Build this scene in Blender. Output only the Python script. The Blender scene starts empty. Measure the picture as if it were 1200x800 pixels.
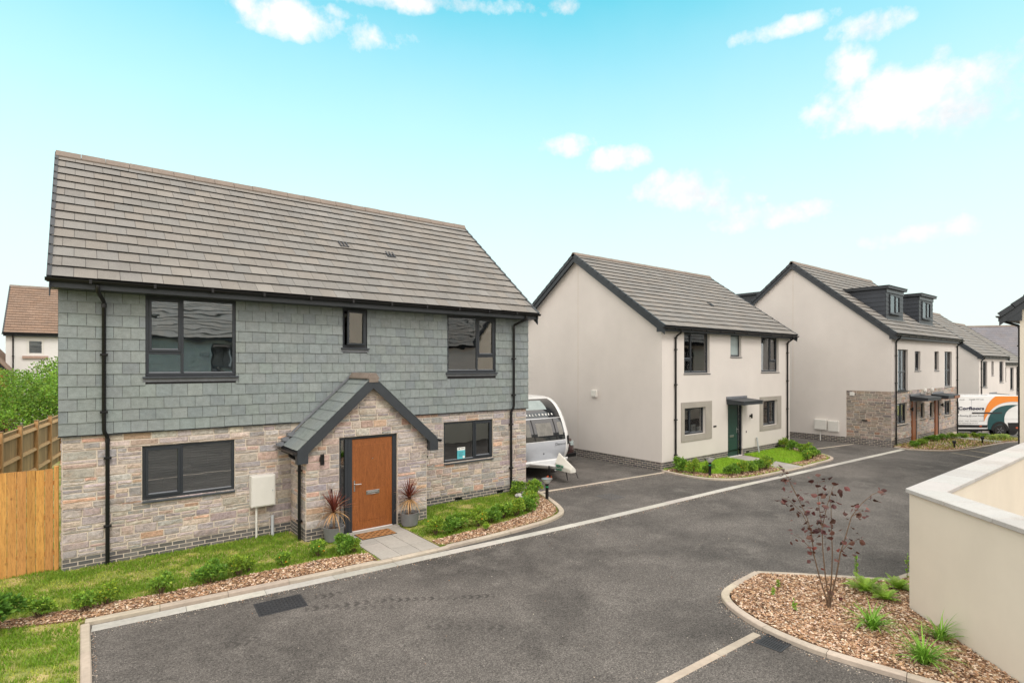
import bpy, bmesh, math, random
import numpy as np
from mathutils import Vector, Matrix, noise
random.seed(7); np.random.seed(7)
PI = math.pi
S = bpy.context.scene
COL = S.collection

# ------------------------------------------------------------------ materials
def nt(m):
    m.use_nodes = True
    t = m.node_tree
    t.nodes.clear()
    return t
def N(t, typ, **kw):
    n = t.nodes.new(typ)
    for k, v in kw.items():
        if k in n.inputs: n.inputs[k].default_value = v
        else: setattr(n, k, v)
    return n
def mixc(t, fac, a, b, blend='MIX'):
    n = t.nodes.new('ShaderNodeMix'); n.data_type = 'RGBA'; n.blend_type = blend
    for sock, v in ((0, fac), (6, a), (7, b)):
        if hasattr(v, 'is_linked') or hasattr(v, 'links'): t.links.new(v, n.inputs[sock])
        elif sock == 0: n.inputs[0].default_value = v
        else: n.inputs[sock].default_value = (*v[:3], 1)
    return n.outputs[2]
def math_(t, op, a, b=None, c=None, clamp=False):
    n = t.nodes.new('ShaderNodeMath'); n.operation = op; n.use_clamp = clamp
    for i, v in enumerate((a, b, c)):
        if v is None: continue
        if hasattr(v, 'links'): t.links.new(v, n.inputs[i])
        else: n.inputs[i].default_value = v
    return n.outputs[0]
def ramp(t, fac, p0, p1, c0=(0, 0, 0), c1=(1, 1, 1)):
    n = t.nodes.new('ShaderNodeValToRGB')
    n.color_ramp.elements[0].position = p0; n.color_ramp.elements[1].position = p1
    n.color_ramp.elements[0].color = (*c0, 1); n.color_ramp.elements[1].color = (*c1, 1)
    t.links.new(fac, n.inputs[0])
    return n.outputs[0]
def nz(t, vec, scale, detail=4, rough=.6, dist=0):
    n = N(t, 'ShaderNodeTexNoise', Scale=scale, Detail=detail, Roughness=rough, Distortion=dist)
    t.links.new(vec, n.inputs['Vector'])
    return n.outputs['Fac']
def coords(t, scale=None):
    tc = N(t, 'ShaderNodeTexCoord')
    if scale is None: return tc.outputs['Object']
    mp = N(t, 'ShaderNodeMapping', Scale=scale)
    t.links.new(tc.outputs['Object'], mp.inputs[0])
    return mp.outputs[0]
def pmat(name, base, rough=.7, var=.15, vs=8., var2=.1, vs2=.7, bump=0., bs=60., bd=.01, attr=False, spec=.4, metal=0., stretch=None, coat=0., streak=0., tintmix=None):
    m = bpy.data.materials.new(name); t = nt(m)
    out = N(t, 'ShaderNodeOutputMaterial'); p = N(t, 'ShaderNodeBsdfPrincipled', Roughness=rough, Metallic=metal)
    p.inputs['Specular IOR Level'].default_value = spec
    p.inputs['Coat Weight'].default_value = coat
    v = coords(t, stretch)
    c = base
    if attr:
        a = N(t, 'ShaderNodeAttribute', attribute_name='Col')
        c = mixc(t, 1., a.outputs['Color'], base, 'MULTIPLY')
    if var: c = mixc(t, 1., c, ramp(t, nz(t, v, vs), .25, .75, (1 - var,) * 3, (1 + var,) * 3), 'MULTIPLY')
    if var2: c = mixc(t, 1., c, ramp(t, nz(t, coords(t), vs2, 5), .3, .7, (1 - var2,) * 3, (1 + var2,) * 3), 'MULTIPLY')
    if streak:
        c = mixc(t, 1., c, ramp(t, nz(t, coords(t, (1.3, 1.3, .35)), 1.1, 5, .65, .2), .34, .66, (1 - streak,) * 3, (1 + streak * .5,) * 3), 'MULTIPLY')
        c = mixc(t, ramp(t, nz(t, v, .8, 6, .7, .4), .62, .80, (0,) * 3, (.12,) * 3), c, tuple(x * .62 for x in base))
    if tintmix:
        c = mixc(t, ramp(t, nz(t, v, tintmix[1], 4, .65, .5), .5, .72, (0,) * 3, (tintmix[2],) * 3), c, tintmix[0])
        c = mixc(t, 1., c, ramp(t, nz(t, v, 140, 3, .7), .3, .7, (.72,) * 3, (1.25,) * 3), 'MULTIPLY')
    if hasattr(c, 'links'): t.links.new(c, p.inputs['Base Color'])
    else: p.inputs['Base Color'].default_value = (*c, 1)
    if bump:
        b = N(t, 'ShaderNodeBump', Strength=bump, Distance=bd)
        t.links.new(nz(t, v, bs, 5), b.inputs['Height']); t.links.new(b.outputs[0], p.inputs['Normal'])
    t.links.new(p.outputs[0], out.inputs[0])
    return m
def leafmat(name, base, rough=.5, trans=.3):
    m = bpy.data.materials.new(name); t = nt(m)
    out = N(t, 'ShaderNodeOutputMaterial'); p = N(t, 'ShaderNodeBsdfPrincipled', Roughness=rough)
    p.inputs['Specular IOR Level'].default_value = .35
    a = N(t, 'ShaderNodeAttribute', attribute_name='Col')
    c = mixc(t, 1., a.outputs['Color'], base, 'MULTIPLY')
    tr = N(t, 'ShaderNodeBsdfTranslucent'); mx = N(t, 'ShaderNodeMixShader'); mx.inputs[0].default_value = trans
    t.links.new(c, p.inputs['Base Color']); t.links.new(c, tr.inputs[0])
    t.links.new(p.outputs[0], mx.inputs[1]); t.links.new(tr.outputs[0], mx.inputs[2]); t.links.new(mx.outputs[0], out.inputs[0])
    return m
def glassmat(name, tint=(.88, .91, .91), ior=2.75, wob=.018):
    m = bpy.data.materials.new(name); t = nt(m)
    out = N(t, 'ShaderNodeOutputMaterial')
    tr = N(t, 'ShaderNodeBsdfTransparent'); tr.inputs[0].default_value = (*tint, 1)
    gl = N(t, 'ShaderNodeBsdfGlossy', Roughness=.0); gl.inputs[0].default_value = (.95, .97, 1, 1)
    b = N(t, 'ShaderNodeBump', Strength=1., Distance=wob * .06)
    t.links.new(nz(t, coords(t, (1, 1, 1.6)), 2.2, 1, .3), b.inputs['Height'])
    t.links.new(b.outputs[0], gl.inputs['Normal'])
    fr = N(t, 'ShaderNodeFresnel', IOR=ior)
    mx = N(t, 'ShaderNodeMixShader')
    t.links.new(fr.outputs[0], mx.inputs[0]); t.links.new(tr.outputs[0], mx.inputs[1]); t.links.new(gl.outputs[0], mx.inputs[2])
    t.links.new(mx.outputs[0], out.inputs[0])
    return m
M = {}
M['rooftile'] = pmat('roof tile', (.196, .186, .172), .85, .14, 30, .10, 1.2, .35, 90, .004, attr=True, stretch=(3, 1, 1), spec=.25, tintmix=((.28, .27, .24), 5., .2))
M['tantile'] = pmat('tan roof tile', (.22, .150, .108), .85, .15, 20, .1, 1, .3, 60, attr=True)
M['bluetile'] = pmat('blue grey roof tile', (.17, .165, .18), .6, .15, 20, .1, 1, .2, 60, attr=True)
M['slate'] = pmat('slate', (.198, .226, .226), .5, .16, 12, .08, 1.1, .6, 40, .006, attr=True, spec=.4, tintmix=((.25, .265, .25), 7., .25))
M['stone'] = pmat('rubble stone', (1.17, 1.19, 1.24), .9, .30, 16, .12, 1.5, 1., 48, .016, attr=True, spec=.2, tintmix=((.40, .27, .19), 5., .42))
M['mortar'] = pmat('mortar', (.56, .49, .41), .95, .12, 40, .1, 1, .5, 150, .005)
M['brick'] = pmat('grey brick', (1, 1, 1), .75, .2, 25, .1, 1.5, .5, 90, .005, attr=True)
M['render'] = pmat('cream render', (.63, .59, .555), .92, .03, 300, .05, .55, .35, 420, .002, spec=.2, streak=.012)
M['render_warm'] = pmat('warm cream render', (.665, .61, .515), .92, .03, 300, .06, .6, .35, 420, .002, spec=.2, streak=.014)
M['render_white'] = pmat('white render', (.68, .67, .65), .92, .03, 300, .05, .6, .3, 300, .002)
M['anth'] = pmat('anthracite frame', (.026, .031, .038), .42, .06, 3, .05, 1)
M['anth_board'] = pmat('anthracite board', (.032, .038, .045), .5, .12, 6, .1, 1, .1, 40)
M['cladding'] = pmat('dormer cladding', (.030, .037, .048), .55, .15, 6, .1, 1, .15, 40)
M['bead'] = pmat('glazing bead', (.13, .14, .155), .35, .06, 3, .05, 1)  # paler than the frames: the sky highlight is put into the colour
M['black'] = pmat('black plastic', (.007, .007, .008), .36, .1, 5, .1, 1)
M['white_pl'] = pmat('white plastic', (.66, .65, .61), .4, .03, 5, .04, 2)
M['grey_pl'] = pmat('grey plastic', (.42, .44, .46), .5, .05, 5, .05, 2)
M['sillgrey'] = pmat('grey sill', (.05, .058, .068), .38, .1, 5, .05, 2)
M['surround'] = pmat('grey stone surround', (.33, .305, .27), .9, .1, 40, .08, 2, .3, 200, .003)
M['glass'] = glassmat('window glass')
M['glass_coated'] = glassmat('coated window glass', ior=3.1, wob=.022)
M['glass_obs'] = pmat('obscured glass', (.30, .36, .36), .25, .1, 30, .1, 3, .3, 80, .002, spec=.6)
M['interior'] = pmat('room plaster', (.60, .61, .60), .9, .05, 2, .05, 1)
M['dark'] = pmat('dark void', (.015, .015, .017), .8, 0, 1, 0)
M['curtain'] = pmat('curtain', (.70, .68, .62), .9, .06, 6, .05, 2)
M['blind'] = pmat('blind', (.62, .62, .63), .6, .06, 6, .05, 2)
M['steel'] = pmat('brushed steel', (.55, .56, .57), .28, .05, 30, 0, 1, metal=1.)
M['ridge'] = pmat('ridge tile', (.20, .165, .14), .85, .15, 20, .1, 2, .3, 80, .004)
M['lead'] = pmat('lead', (.16, .17, .19), .45, .2, 10, .1, 2)
M['kerb'] = pmat('concrete kerb', (.40, .345, .28), .9, .12, 14, .14, 1.1, .4, 160, .004, attr=True)
M['strip'] = pmat('light concrete block', (.40, .385, .35), .9, .14, 14, .14, .9, .35, 160, .003, attr=True)
M['slab'] = pmat('paving slab', (.335, .315, .285), .9, .1, 20, .1, 1.3, .3, 140, .003, attr=True)
M['coping'] = pmat('coping stone', (.43, .42, .405), .75, .06, 30, .07, 1, .25, 120, .002, attr=True, tintmix=((.33, .29, .25), 2.2, .4))
M['leaf'] = leafmat('shrub leaf', (.20, .37, .05))
M['grass'] = leafmat('grass blade', (.185, .32, .028), .6, .3)
M['redleaf'] = leafmat('purple leaf', (.085, .030, .026), .6, .08)
M['cordy'] = leafmat('cordyline leaf', (1, 1, 1), .5, .2)
M['bark'] = pmat('bark', (.13, .085, .055), .9, .25, 30, .1, 3, .5, 100, .005)
M['pot'] = pmat('grey pot', (.17, .175, .18), .6, .14, 6, .1, 2, .15, 60)
M['soil'] = pmat('soil', (.06, .04, .028), .95, .3, 30, .2, 3, .8, 60, .02)
M['chip'] = pmat('bark chip', (1, 1, 1), .9, .2, 40, 0, 1, attr=True)
M['fence'] = pmat('weathered fence wood', (.36, .235, .115), .85, .25, 5, .1, 1, .4, 30, .006, stretch=(6, 6, .5), attr=True)
M['iron'] = pmat('cast iron', (.026, .028, .032), .6, .2, 20, .1, 3, .2, 80)
M['orange_red'] = pmat('rust red plastic', (.42, .08, .025), .5, .1, 10)
M['tyre'] = pmat('tyre rubber', (.016, .016, .016), .8, .1, 20)
M['white_paint'] = pmat('white paint', (.72, .73, .73), .25, .02, 3, .02, 1, spec=.5, coat=.4)
M['silver_paint'] = pmat('silver grey paint', (.40, .42, .46), .3, .03, 3, .03, 1, spec=.5, coat=.3)
M['dark_glass'] = pmat('dark glass', (.02, .022, .025), .04, 0, 1, 0, 1, spec=.8, coat=.6)
M['maroon'] = pmat('dark maroon paint', (.045, .018, .018), .25, .03, 3, .03, 1, spec=.5, coat=.6)
M['orange'] = pmat('orange vinyl', (.72, .22, .02), .35, .02, 3, .02, 1)
M['teal'] = pmat('dark teal vinyl', (.006, .06, .065), .35, .02, 3, .02, 1)
M['navy'] = pmat('navy vinyl', (.02, .022, .06), .4, 0, 1, 0)
M['greyink'] = pmat('grey ink', (.13, .14, .15), .5, 0, 1, 0)
M['greenink'] = pmat('green ink', (.05, .19, .12), .7, 0, 1, 0)
M['canvas'] = pmat('pale canvas', (.55, .54, .49), .8, .05, 6, .05, 2, .2, 40)
M['vancurtain'] = pmat('grey net curtain', (.20, .195, .18), .8, .3, 9, .2, 3, stretch=(6, 1, .6))
M['card_white'] = pmat('white card', (.75, .76, .74), .7, 0, 1, 0)
M['card_teal'] = pmat('teal card', (.10, .45, .52), .7, .05, 20, 0)
M['greendoor'] = pmat('dark green door', (.018, .055, .042), .45, .08, 5, .05, 1, .1, 60)
M['coir'] = pmat('coir', (.33, .16, .06), .95, .35, 60, .15, 8, .8, 200, .006, attr=True)
M['yellowpaint'] = pmat('worn yellow line', (.36, .32, .22), .9, .2, 10, .2, 1)
M['redbrick'] = pmat('red brick wall', (.40, .12, .06), .9, .2, 12, .1, 1, .4, 40)
M['aluthresh'] = pmat('threshold', (.7, .7, .7), .35, .03, 5)

def woodmat(name, c0, c1, sc, rough=.45, knots=0.):
    m = bpy.data.materials.new(name); t = nt(m)
    out = N(t, 'ShaderNodeOutputMaterial'); p = N(t, 'ShaderNodeBsdfPrincipled', Roughness=rough)
    v = coords(t, sc)
    n1 = nz(t, v, 4, 6, .65, 1.2); n2 = nz(t, v, 26, 3, .6, .3)
    c = mixc(t, ramp(t, n1, .3, .7), c0, c1)
    c = mixc(t, ramp(t, n2, .52, .7), c, tuple(x * .6 for x in c0))
    if knots:
        vo = N(t, 'ShaderNodeTexVoronoi', Scale=2.6); t.links.new(coords(t, (1.6, 1, 1)), vo.inputs['Vector'])
        c = mixc(t, ramp(t, vo.outputs['Distance'], .035, .10, (.8,) * 3, (0,) * 3), c, (.13, .05, .015))
    a = N(t, 'ShaderNodeAttribute', attribute_name='Col')
    c = mixc(t, 1., c, a.outputs['Color'], 'MULTIPLY')
    t.links.new(c, p.inputs['Base Color'])
    b = N(t, 'ShaderNodeBump', Strength=.25, Distance=.003)
    t.links.new(n2, b.inputs['Height']); t.links.new(b.outputs[0], p.inputs['Normal'])
    t.links.new(p.outputs[0], out.inputs[0])
    return m
M['oak'] = woodmat('oak effect door', (.19, .058, .014), (.34, .115, .03), (9, 3, 1.0), .4)
M['newwood'] = woodmat('new softwood board', (.46, .215, .055), (.66, .35, .10), (5, 5, .35), .75, knots=1.)
M['timber'] = woodmat('orange brown timber', (.22, .07, .02), (.32, .11, .035), (8, 8, 1), .5)

def asphalt():
    m = bpy.data.materials.new('asphalt'); t = nt(m)
    out = N(t, 'ShaderNodeOutputMaterial'); p = N(t, 'ShaderNodeBsdfPrincipled', Roughness=.88)
    p.inputs['Specular IOR Level'].default_value = .25
    v = coords(t)
    c = mixc(t, ramp(t, nz(t, v, .4, 8, .68, .3), .34, .66), (.056, .052, .048), (.122, .112, .103))
    c = mixc(t, ramp(t, nz(t, v, 1.1, 8, .72), .50, .74), c, (.142, .131, .120))
    agg = nz(t, v, 62, 4, .75)
    c = mixc(t, 1., c, ramp(t, agg, .3, .7, (.30,) * 3, (1.75,) * 3), 'MULTIPLY')
    c = mixc(t, 1., c, ramp(t, nz(t, v, 30, 2, .6), .3, .7, (.84,) * 3, (1.17,) * 3), 'MULTIPLY')
    c = mixc(t, ramp(t, nz(t, v, 150, 1), .68, .74), c, (.26, .25, .235))
    vg = N(t, 'ShaderNodeTexVoronoi', Scale=58); t.links.new(v, vg.inputs['Vector']); sg_ = N(t, 'ShaderNodeSeparateColor'); t.links.new(vg.outputs['Color'], sg_.inputs[0])
    c = mixc(t, 1., c, ramp(t, sg_.outputs[0], 0., 1., (.62,) * 3, (1.38,) * 3), 'MULTIPLY')
    # dark scuffs
    c = mixc(t, ramp(t, nz(t, coords(t, (2.2, 1, 1)), 1.7, 3, .5, .8), .66, .76, (0,) * 3, (.5,) * 3), c, (.065, .06, .055))
    # tyre tread prints: short repeated bars along a few straight runs (x0,y0 -> x1,y1, half width)
    sp = N(t, 'ShaderNodeSeparateXYZ'); t.links.new(v, sp.inputs[0])
    wob = math_(t, 'SUBTRACT', nz(t, v, 1.2, 2), .5)
    for (x0, y0, x1, y1, hw, per, st) in TREADS:
        dx, dy = x1 - x0, y1 - y0; L = math.hypot(dx, dy); dx /= L; dy /= L
        px = math_(t, 'SUBTRACT', sp.outputs[0], x0); py = math_(t, 'SUBTRACT', sp.outputs[1], y0)
        a = math_(t, 'ADD', math_(t, 'MULTIPLY', px, dx), math_(t, 'MULTIPLY', py, dy))
        b = math_(t, 'ADD', math_(t, 'MULTIPLY', px, -dy), math_(t, 'MULTIPLY', py, dx))
        b = math_(t, 'ADD', b, math_(t, 'MULTIPLY', wob, .12))
        inb = math_(t, 'LESS_THAN', math_(t, 'ABSOLUTE', b), hw)
        ina = math_(t, 'MULTIPLY', math_(t, 'GREATER_THAN', a, 0), math_(t, 'LESS_THAN', a, L))
        ph = math_(t, 'ADD', a, math_(t, 'MULTIPLY', math_(t, 'ABSOLUTE', b), .7))
        w = math_(t, 'MULTIPLY', math_(t, 'ADD', math_(t, 'SINE', math_(t, 'MULTIPLY', ph, 2 * PI / per)), .35, clamp=True), 1.25)
        patch = ramp(t, nz(t, v, 3.1, 5, .7), .34, .56)
        k = math_(t, 'MULTIPLY', math_(t, 'MULTIPLY', inb, ina), math_(t, 'MULTIPLY', w, st))
        k = math_(t, 'MULTIPLY', k, patch)
        c = mixc(t, math_(t, 'MULTIPLY', k, .72, clamp=True), c, (.042, .039, .036))
    for (mx_, my_, ra, rb) in SMUDGES:      # oil and rubber smudges lying along the turning direction
        px = math_(t, 'SUBTRACT', sp.outputs[0], mx_); py = math_(t, 'SUBTRACT', sp.outputs[1], my_)
        a = math_(t, 'MULTIPLY', math_(t, 'ADD', math_(t, 'MULTIPLY', px, .8), math_(t, 'MULTIPLY', py, -.6)), 1 / ra)
        b = math_(t, 'MULTIPLY', math_(t, 'ADD', math_(t, 'MULTIPLY', px, .6), math_(t, 'MULTIPLY', py, .8)), 1 / rb)
        e = math_(t, 'ADD', math_(t, 'ADD', math_(t, 'MULTIPLY', a, a), math_(t, 'MULTIPLY', b, b)), math_(t, 'MULTIPLY', nz(t, v, 22, 4, .7), 2.2))
        c = mixc(t, ramp(t, e, .9, 1.9, (.7,) * 3, (0,) * 3), c, (.04, .036, .033))
    t.links.new(c, p.inputs['Base Color'])
    b = N(t, 'ShaderNodeBump', Strength=.7, Distance=.006)
    t.links.new(agg, b.inputs['Height']); t.links.new(b.outputs[0], p.inputs['Normal'])
    t.links.new(p.outputs[0], out.inputs[0])
    return m
TREADS = [(2.68, 8.54, 3.65, 8.17, .085, .15, .9), (3.65, 8.17, 5.25, 7.18, .075, .125, 1.), (2.95, 8.90, 3.45, 8.76, .10, .13, .95), (3.0, 8.35, 4.3, 7.45, .07, .13, .5),
          (3.87, 6.92, 4.75, 6.2, .085, .15, .7), (1.5, 8.05, 1.95, 8.0, .10, .13, .9), (2.6, 7.7, 3.6, 7.1, .08, .14, .5)]
SMUDGES = [(4.02, 6.52, .20, .05), (3.45, 6.87, .13, .05), (3.56, 6.04, .16, .05), (3.3, 6.19, .18, .06), (2.55, 6.7, .22, .07), (4.65, 5.26, .2, .06), (5.6, 6.1, .16, .05), (6.4, 7.3, .2, .05), (1.9, 6.9, .3, .08)]
M['asphalt'] = asphalt()

def lawnmat():
    m = bpy.data.materials.new('lawn soil and thatch'); t = nt(m)
    out = N(t, 'ShaderNodeOutputMaterial'); p = N(t, 'ShaderNodeBsdfPrincipled', Roughness=.95)
    v = coords(t)
    c = mixc(t, ramp(t, nz(t, v, 1.6, 5, .6), .42, .62), (.14, .19, .028), (.40, .32, .14))
    c = mixc(t, 1., c, ramp(t, nz(t, v, 60, 3), .3, .7, (.6,) * 3, (1.4,) * 3), 'MULTIPLY')
    t.links.new(c, p.inputs['Base Color']); t.links.new(p.outputs[0], out.inputs[0])
    return m
M['lawn'] = lawnmat()
def mulchmat():
    m = bpy.data.materials.new('bark mulch bed'); t = nt(m)
    out = N(t, 'ShaderNodeOutputMaterial'); p = N(t, 'ShaderNodeBsdfPrincipled', Roughness=.95)
    v = coords(t)
    vo = N(t, 'ShaderNodeTexVoronoi', Scale=38); t.links.new(v, vo.inputs['Vector'])
    hs = N(t, 'ShaderNodeSeparateColor'); t.links.new(vo.outputs['Color'], hs.inputs[0])
    c = mixc(t, hs.outputs[0], (.10, .055, .028), (.36, .22, .13))
    t.links.new(c, p.inputs['Base Color'])
    b = N(t, 'ShaderNodeBump', Strength=1, Distance=.015); t.links.new(vo.outputs['Distance'], b.inputs['Height']); t.links.new(b.outputs[0], p.inputs['Normal'])
    t.links.new(p.outputs[0], out.inputs[0])
    return m
M['mulch'] = mulchmat()

# ------------------------------------------------------------------ mesh builder
class MB:
    def __init__(s): s.v = []; s.f = []; s.m = []; s.c = []; s.fr = None
    def add(s, vs, fs, mat=0, col=(1, 1, 1)):
        b = len(s.v)
        if s.fr:
            O, U, V, W = s.fr
            vs = [O + U * a + V * b_ + W * c for a, b_, c in vs]
        s.v += [tuple(x) for x in vs]
        s.f += [tuple(i + b for i in f) for f in fs]; s.m += [mat] * len(fs); s.c += [col] * len(fs)
    def box(s, x0, y0, z0, x1, y1, z1, mat=0, col=(1, 1, 1)):
        if x0 > x1: x0, x1 = x1, x0
        if y0 > y1: y0, y1 = y1, y0
        if z0 > z1: z0, z1 = z1, z0
        s.add([(x0, y0, z0), (x1, y0, z0), (x1, y1, z0), (x0, y1, z0), (x0, y0, z1), (x1, y0, z1), (x1, y1, z1), (x0, y1, z1)],
              [(0, 3, 2, 1), (4, 5, 6, 7), (0, 1, 5, 4), (1, 2, 6, 5), (2, 3, 7, 6), (3, 0, 4, 7)], mat, col)
    def prism(s, prof, a0, a1, axis='x', mat=0, col=(1, 1, 1)):   # closed profile polygon extruded along an axis
        n = len(prof)
        mk = {'x': lambda p, a: (a, p[0], p[1]), 'y': lambda p, a: (p[0], a, p[1]), 'z': lambda p, a: (p[0], p[1], a)}[axis]
        vs = [mk(p, a0) for p in prof] + [mk(p, a1) for p in prof]
        fs = [(i, (i + 1) % n, n + (i + 1) % n, n + i) for i in range(n)] + [tuple(range(n))[::-1], tuple(range(n, 2 * n))]
        s.add(vs, fs, mat, col)
    def tube(s, pts, r, seg=10, mat=0, col=(1, 1, 1), cap=True):
        pts = [Vector(p) for p in pts]; rs = r if isinstance(r, (list, tuple)) else [r] * len(pts)
        vs = []; fs = []; up = None
        for i, p in enumerate(pts):
            d = (pts[min(i + 1, len(pts) - 1)] - pts[max(i - 1, 0)]).normalized()
            if up is None: up = d.orthogonal().normalized()
            up = (up - d * up.dot(d)); up = up.normalized() if up.length > 1e-6 else d.orthogonal().normalized()
            sd = d.cross(up)
            for k in range(seg):
                a = 2 * PI * k / seg
                vs.append(tuple(p + (up * math.cos(a) + sd * math.sin(a)) * rs[i]))
        for i in range(len(pts) - 1):
            for k in range(seg):
                fs.append((i * seg + k, i * seg + (k + 1) % seg, (i + 1) * seg + (k + 1) % seg, (i + 1) * seg + k))
        if cap: fs += [tuple(range(seg))[::-1], tuple(range((len(pts) - 1) * seg, len(pts) * seg))]
        s.add(vs, fs, mat, col)
    def lathe(s, prof, seg=20, c=(0, 0, 0), mat=0, col=(1, 1, 1), axis='z'):
        vs = []; fs = []
        for r, h in prof:
            for k in range(seg):
                a = 2 * PI * k / seg; x, y = r * math.cos(a), r * math.sin(a)
                vs.append((c[0] + x, c[1] + y, c[2] + h) if axis == 'z' else (c[0] + x, c[1] + h, c[2] + y))
        for i in range(len(prof) - 1):
            for k in range(seg):
                fs.append((i * seg + k, i * seg + (k + 1) % seg, (i + 1) * seg + (k + 1) % seg, (i + 1) * seg + k))
        fs += [tuple(range(seg))[::-1], tuple(range((len(prof) - 1) * seg, len(prof) * seg))]
        s.add(vs, fs, mat, col)
    def build(s, name, mats, parent=None, smooth=False, bevel=0., loc=None, recalc=True):
        me = bpy.data.meshes.new(name); me.from_pydata(s.v, [], s.f)
        mats = mats if isinstance(mats, (list, tuple)) else [mats]
        for m in mats: me.materials.append(M[m] if isinstance(m, str) else m)
        me.polygons.foreach_set('material_index', s.m)
        ca = me.color_attributes.new('Col', 'FLOAT_COLOR', 'CORNER')
        ls = np.array([len(f) for f in s.f]); cc = np.ones((len(s.f), 4)); cc[:, :3] = np.array(s.c).reshape(-1, 3)
        ca.data.foreach_set('color', np.repeat(cc, ls, axis=0).ravel())
        if recalc or bevel:
            bm = bmesh.new(); bm.from_mesh(me)
            if recalc: bmesh.ops.recalc_face_normals(bm, faces=bm.faces)
            if bevel:
                ed = [e for e in bm.edges if len(e.link_faces) == 2 and e.calc_face_angle(0) > .5]
                bmesh.ops.bevel(bm, geom=ed, offset=bevel, segments=1, affect='EDGES', clamp_overlap=True)
            bm.to_mesh(me); bm.free()
        if smooth:
            me.polygons.foreach_set('use_smooth', [True] * len(me.polygons))
            me.set_sharp_from_angle(angle=math.radians(40))
        me.update()
        o = bpy.data.objects.new(name, me); COL.objects.link(o)
        if parent: o.parent = parent
        if loc is not None: o.location = loc
        return o
def tag(o, label=None, cat=None, group=None, kind=None):
    if label: o['label'] = label
    if cat: o['category'] = cat
    if group: o['group'] = group
    if kind: o['kind'] = kind
    return o
def thing(name, label, cat, loc=(0, 0, 0), rz=0., group=None):
    o = bpy.data.objects.new(name, None); COL.objects.link(o); o.location = loc; o.rotation_euler = (0, 0, rz)
    o.empty_display_size = .3
    return tag(o, label, cat, group)
def copy_thing(o, loc, rz, label, scale=1., group=None, parent=None):
    c = o.copy(); COL.objects.link(c)
    if parent is None:
        c.location = loc; c.rotation_euler = (0, 0, rz); c.scale = (scale,) * 3 if isinstance(scale, (int, float)) else scale
        c['label'] = label
        if group: c['group'] = group
    else: c.parent = parent
    for ch in list(o.children): copy_thing(ch, None, None, None, parent=c)
    return c
def struct(o): o['kind'] = 'structure'; return o
def frame(O, U, V, W): return (Vector(O), Vector(U), Vector(V), Vector(W))
def sub_intervals(a, b, cuts):
    iv = [(a, b)]
    for c0, c1 in cuts:
        nv = []
        for x0, x1 in iv:
            if c1 <= x0 or c0 >= x1: nv.append((x0, x1)); continue
            if c0 > x0: nv.append((x0, c0))
            if c1 < x1: nv.append((c1, x1))
        iv = nv
    return iv
def rc(base, v=.12, hue=.03):
    k = 1 + random.uniform(-v, v)
    return tuple(max(0, c * k * (1 + random.uniform(-hue, hue))) for c in base)

def tile_field(mb, ul, vl, tw, ga, th, colf, gap=.005, holes=(), lap=.03, half=True, mat=0, taper=0.):
    nrow = max(1, int(round(vl / ga))); g = vl / nrow
    for r in range(nrow):
        v0 = r * g; v1 = min(vl, v0 + g + (lap if r < nrow - 1 else 0))
        off = -(tw / 2 if (half and r % 2) else 0)
        u = off
        while u < ul - 1e-4:
            a, b = max(0, u), min(ul, u + tw); u += tw
            if b - a < .02: continue
            cuts = [(h[0], h[1]) for h in holes if h[2] < v0 + g - .02 and h[3] > v0 + .02]
            for x0, x1 in sub_intervals(a, b, cuts):
                if x1 - x0 < .02: continue
                x0 += gap * .5; x1 -= gap * .5
                t0 = th * random.uniform(.92, 1.08); j = random.uniform(-.004, .004)
                mb.add([(x0, v0 + j + t0 * 1.7, 0), (x1, v0 + j + t0 * 1.7, 0), (x1, v0 + j, t0), (x0, v0 + j, t0), (x0, v1, .001), (x1, v1, .001)],
                       [(0, 1, 2, 3), (3, 2, 5, 4), (0, 3, 4), (1, 5, 2)], mat, colf())
def brick_field(mb, ul, vl, colf, holes=(), bw=.225, bh=.075, dep=.006, u0=0., v0=0.):
    r = 0; v = v0
    while v < vl - .02:
        u = u0 - (bw / 2 if r % 2 else 0)
        while u < ul:
            a, b = max(u0, u) + .008, min(ul, u + bw) - .008; u += bw
            cuts = [(h[0], h[1]) for h in holes if h[2] < v + bh - .02 and h[3] > v + .02]
            for x0, x1 in sub_intervals(a, b, cuts):
                if x1 - x0 > .03:
                    d = dep * random.uniform(.8, 1.2)
                    mb.add([(x0, v + .007, 0), (x1, v + .007, 0), (x1, min(vl, v + bh - .007), 0), (x0, min(vl, v + bh - .007), 0),
                            (x0 + .002, v + .010, d), (x1 - .002, v + .010, d), (x1 - .002, min(vl, v + bh - .010), d), (x0 + .002, min(vl, v + bh - .010), d)],
                           [(4, 5, 6, 7), (0, 1, 5, 4), (1, 2, 6, 5), (2, 3, 7, 6), (3, 0, 4, 7)], 0, colf())
        v += bh; r += 1
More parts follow.
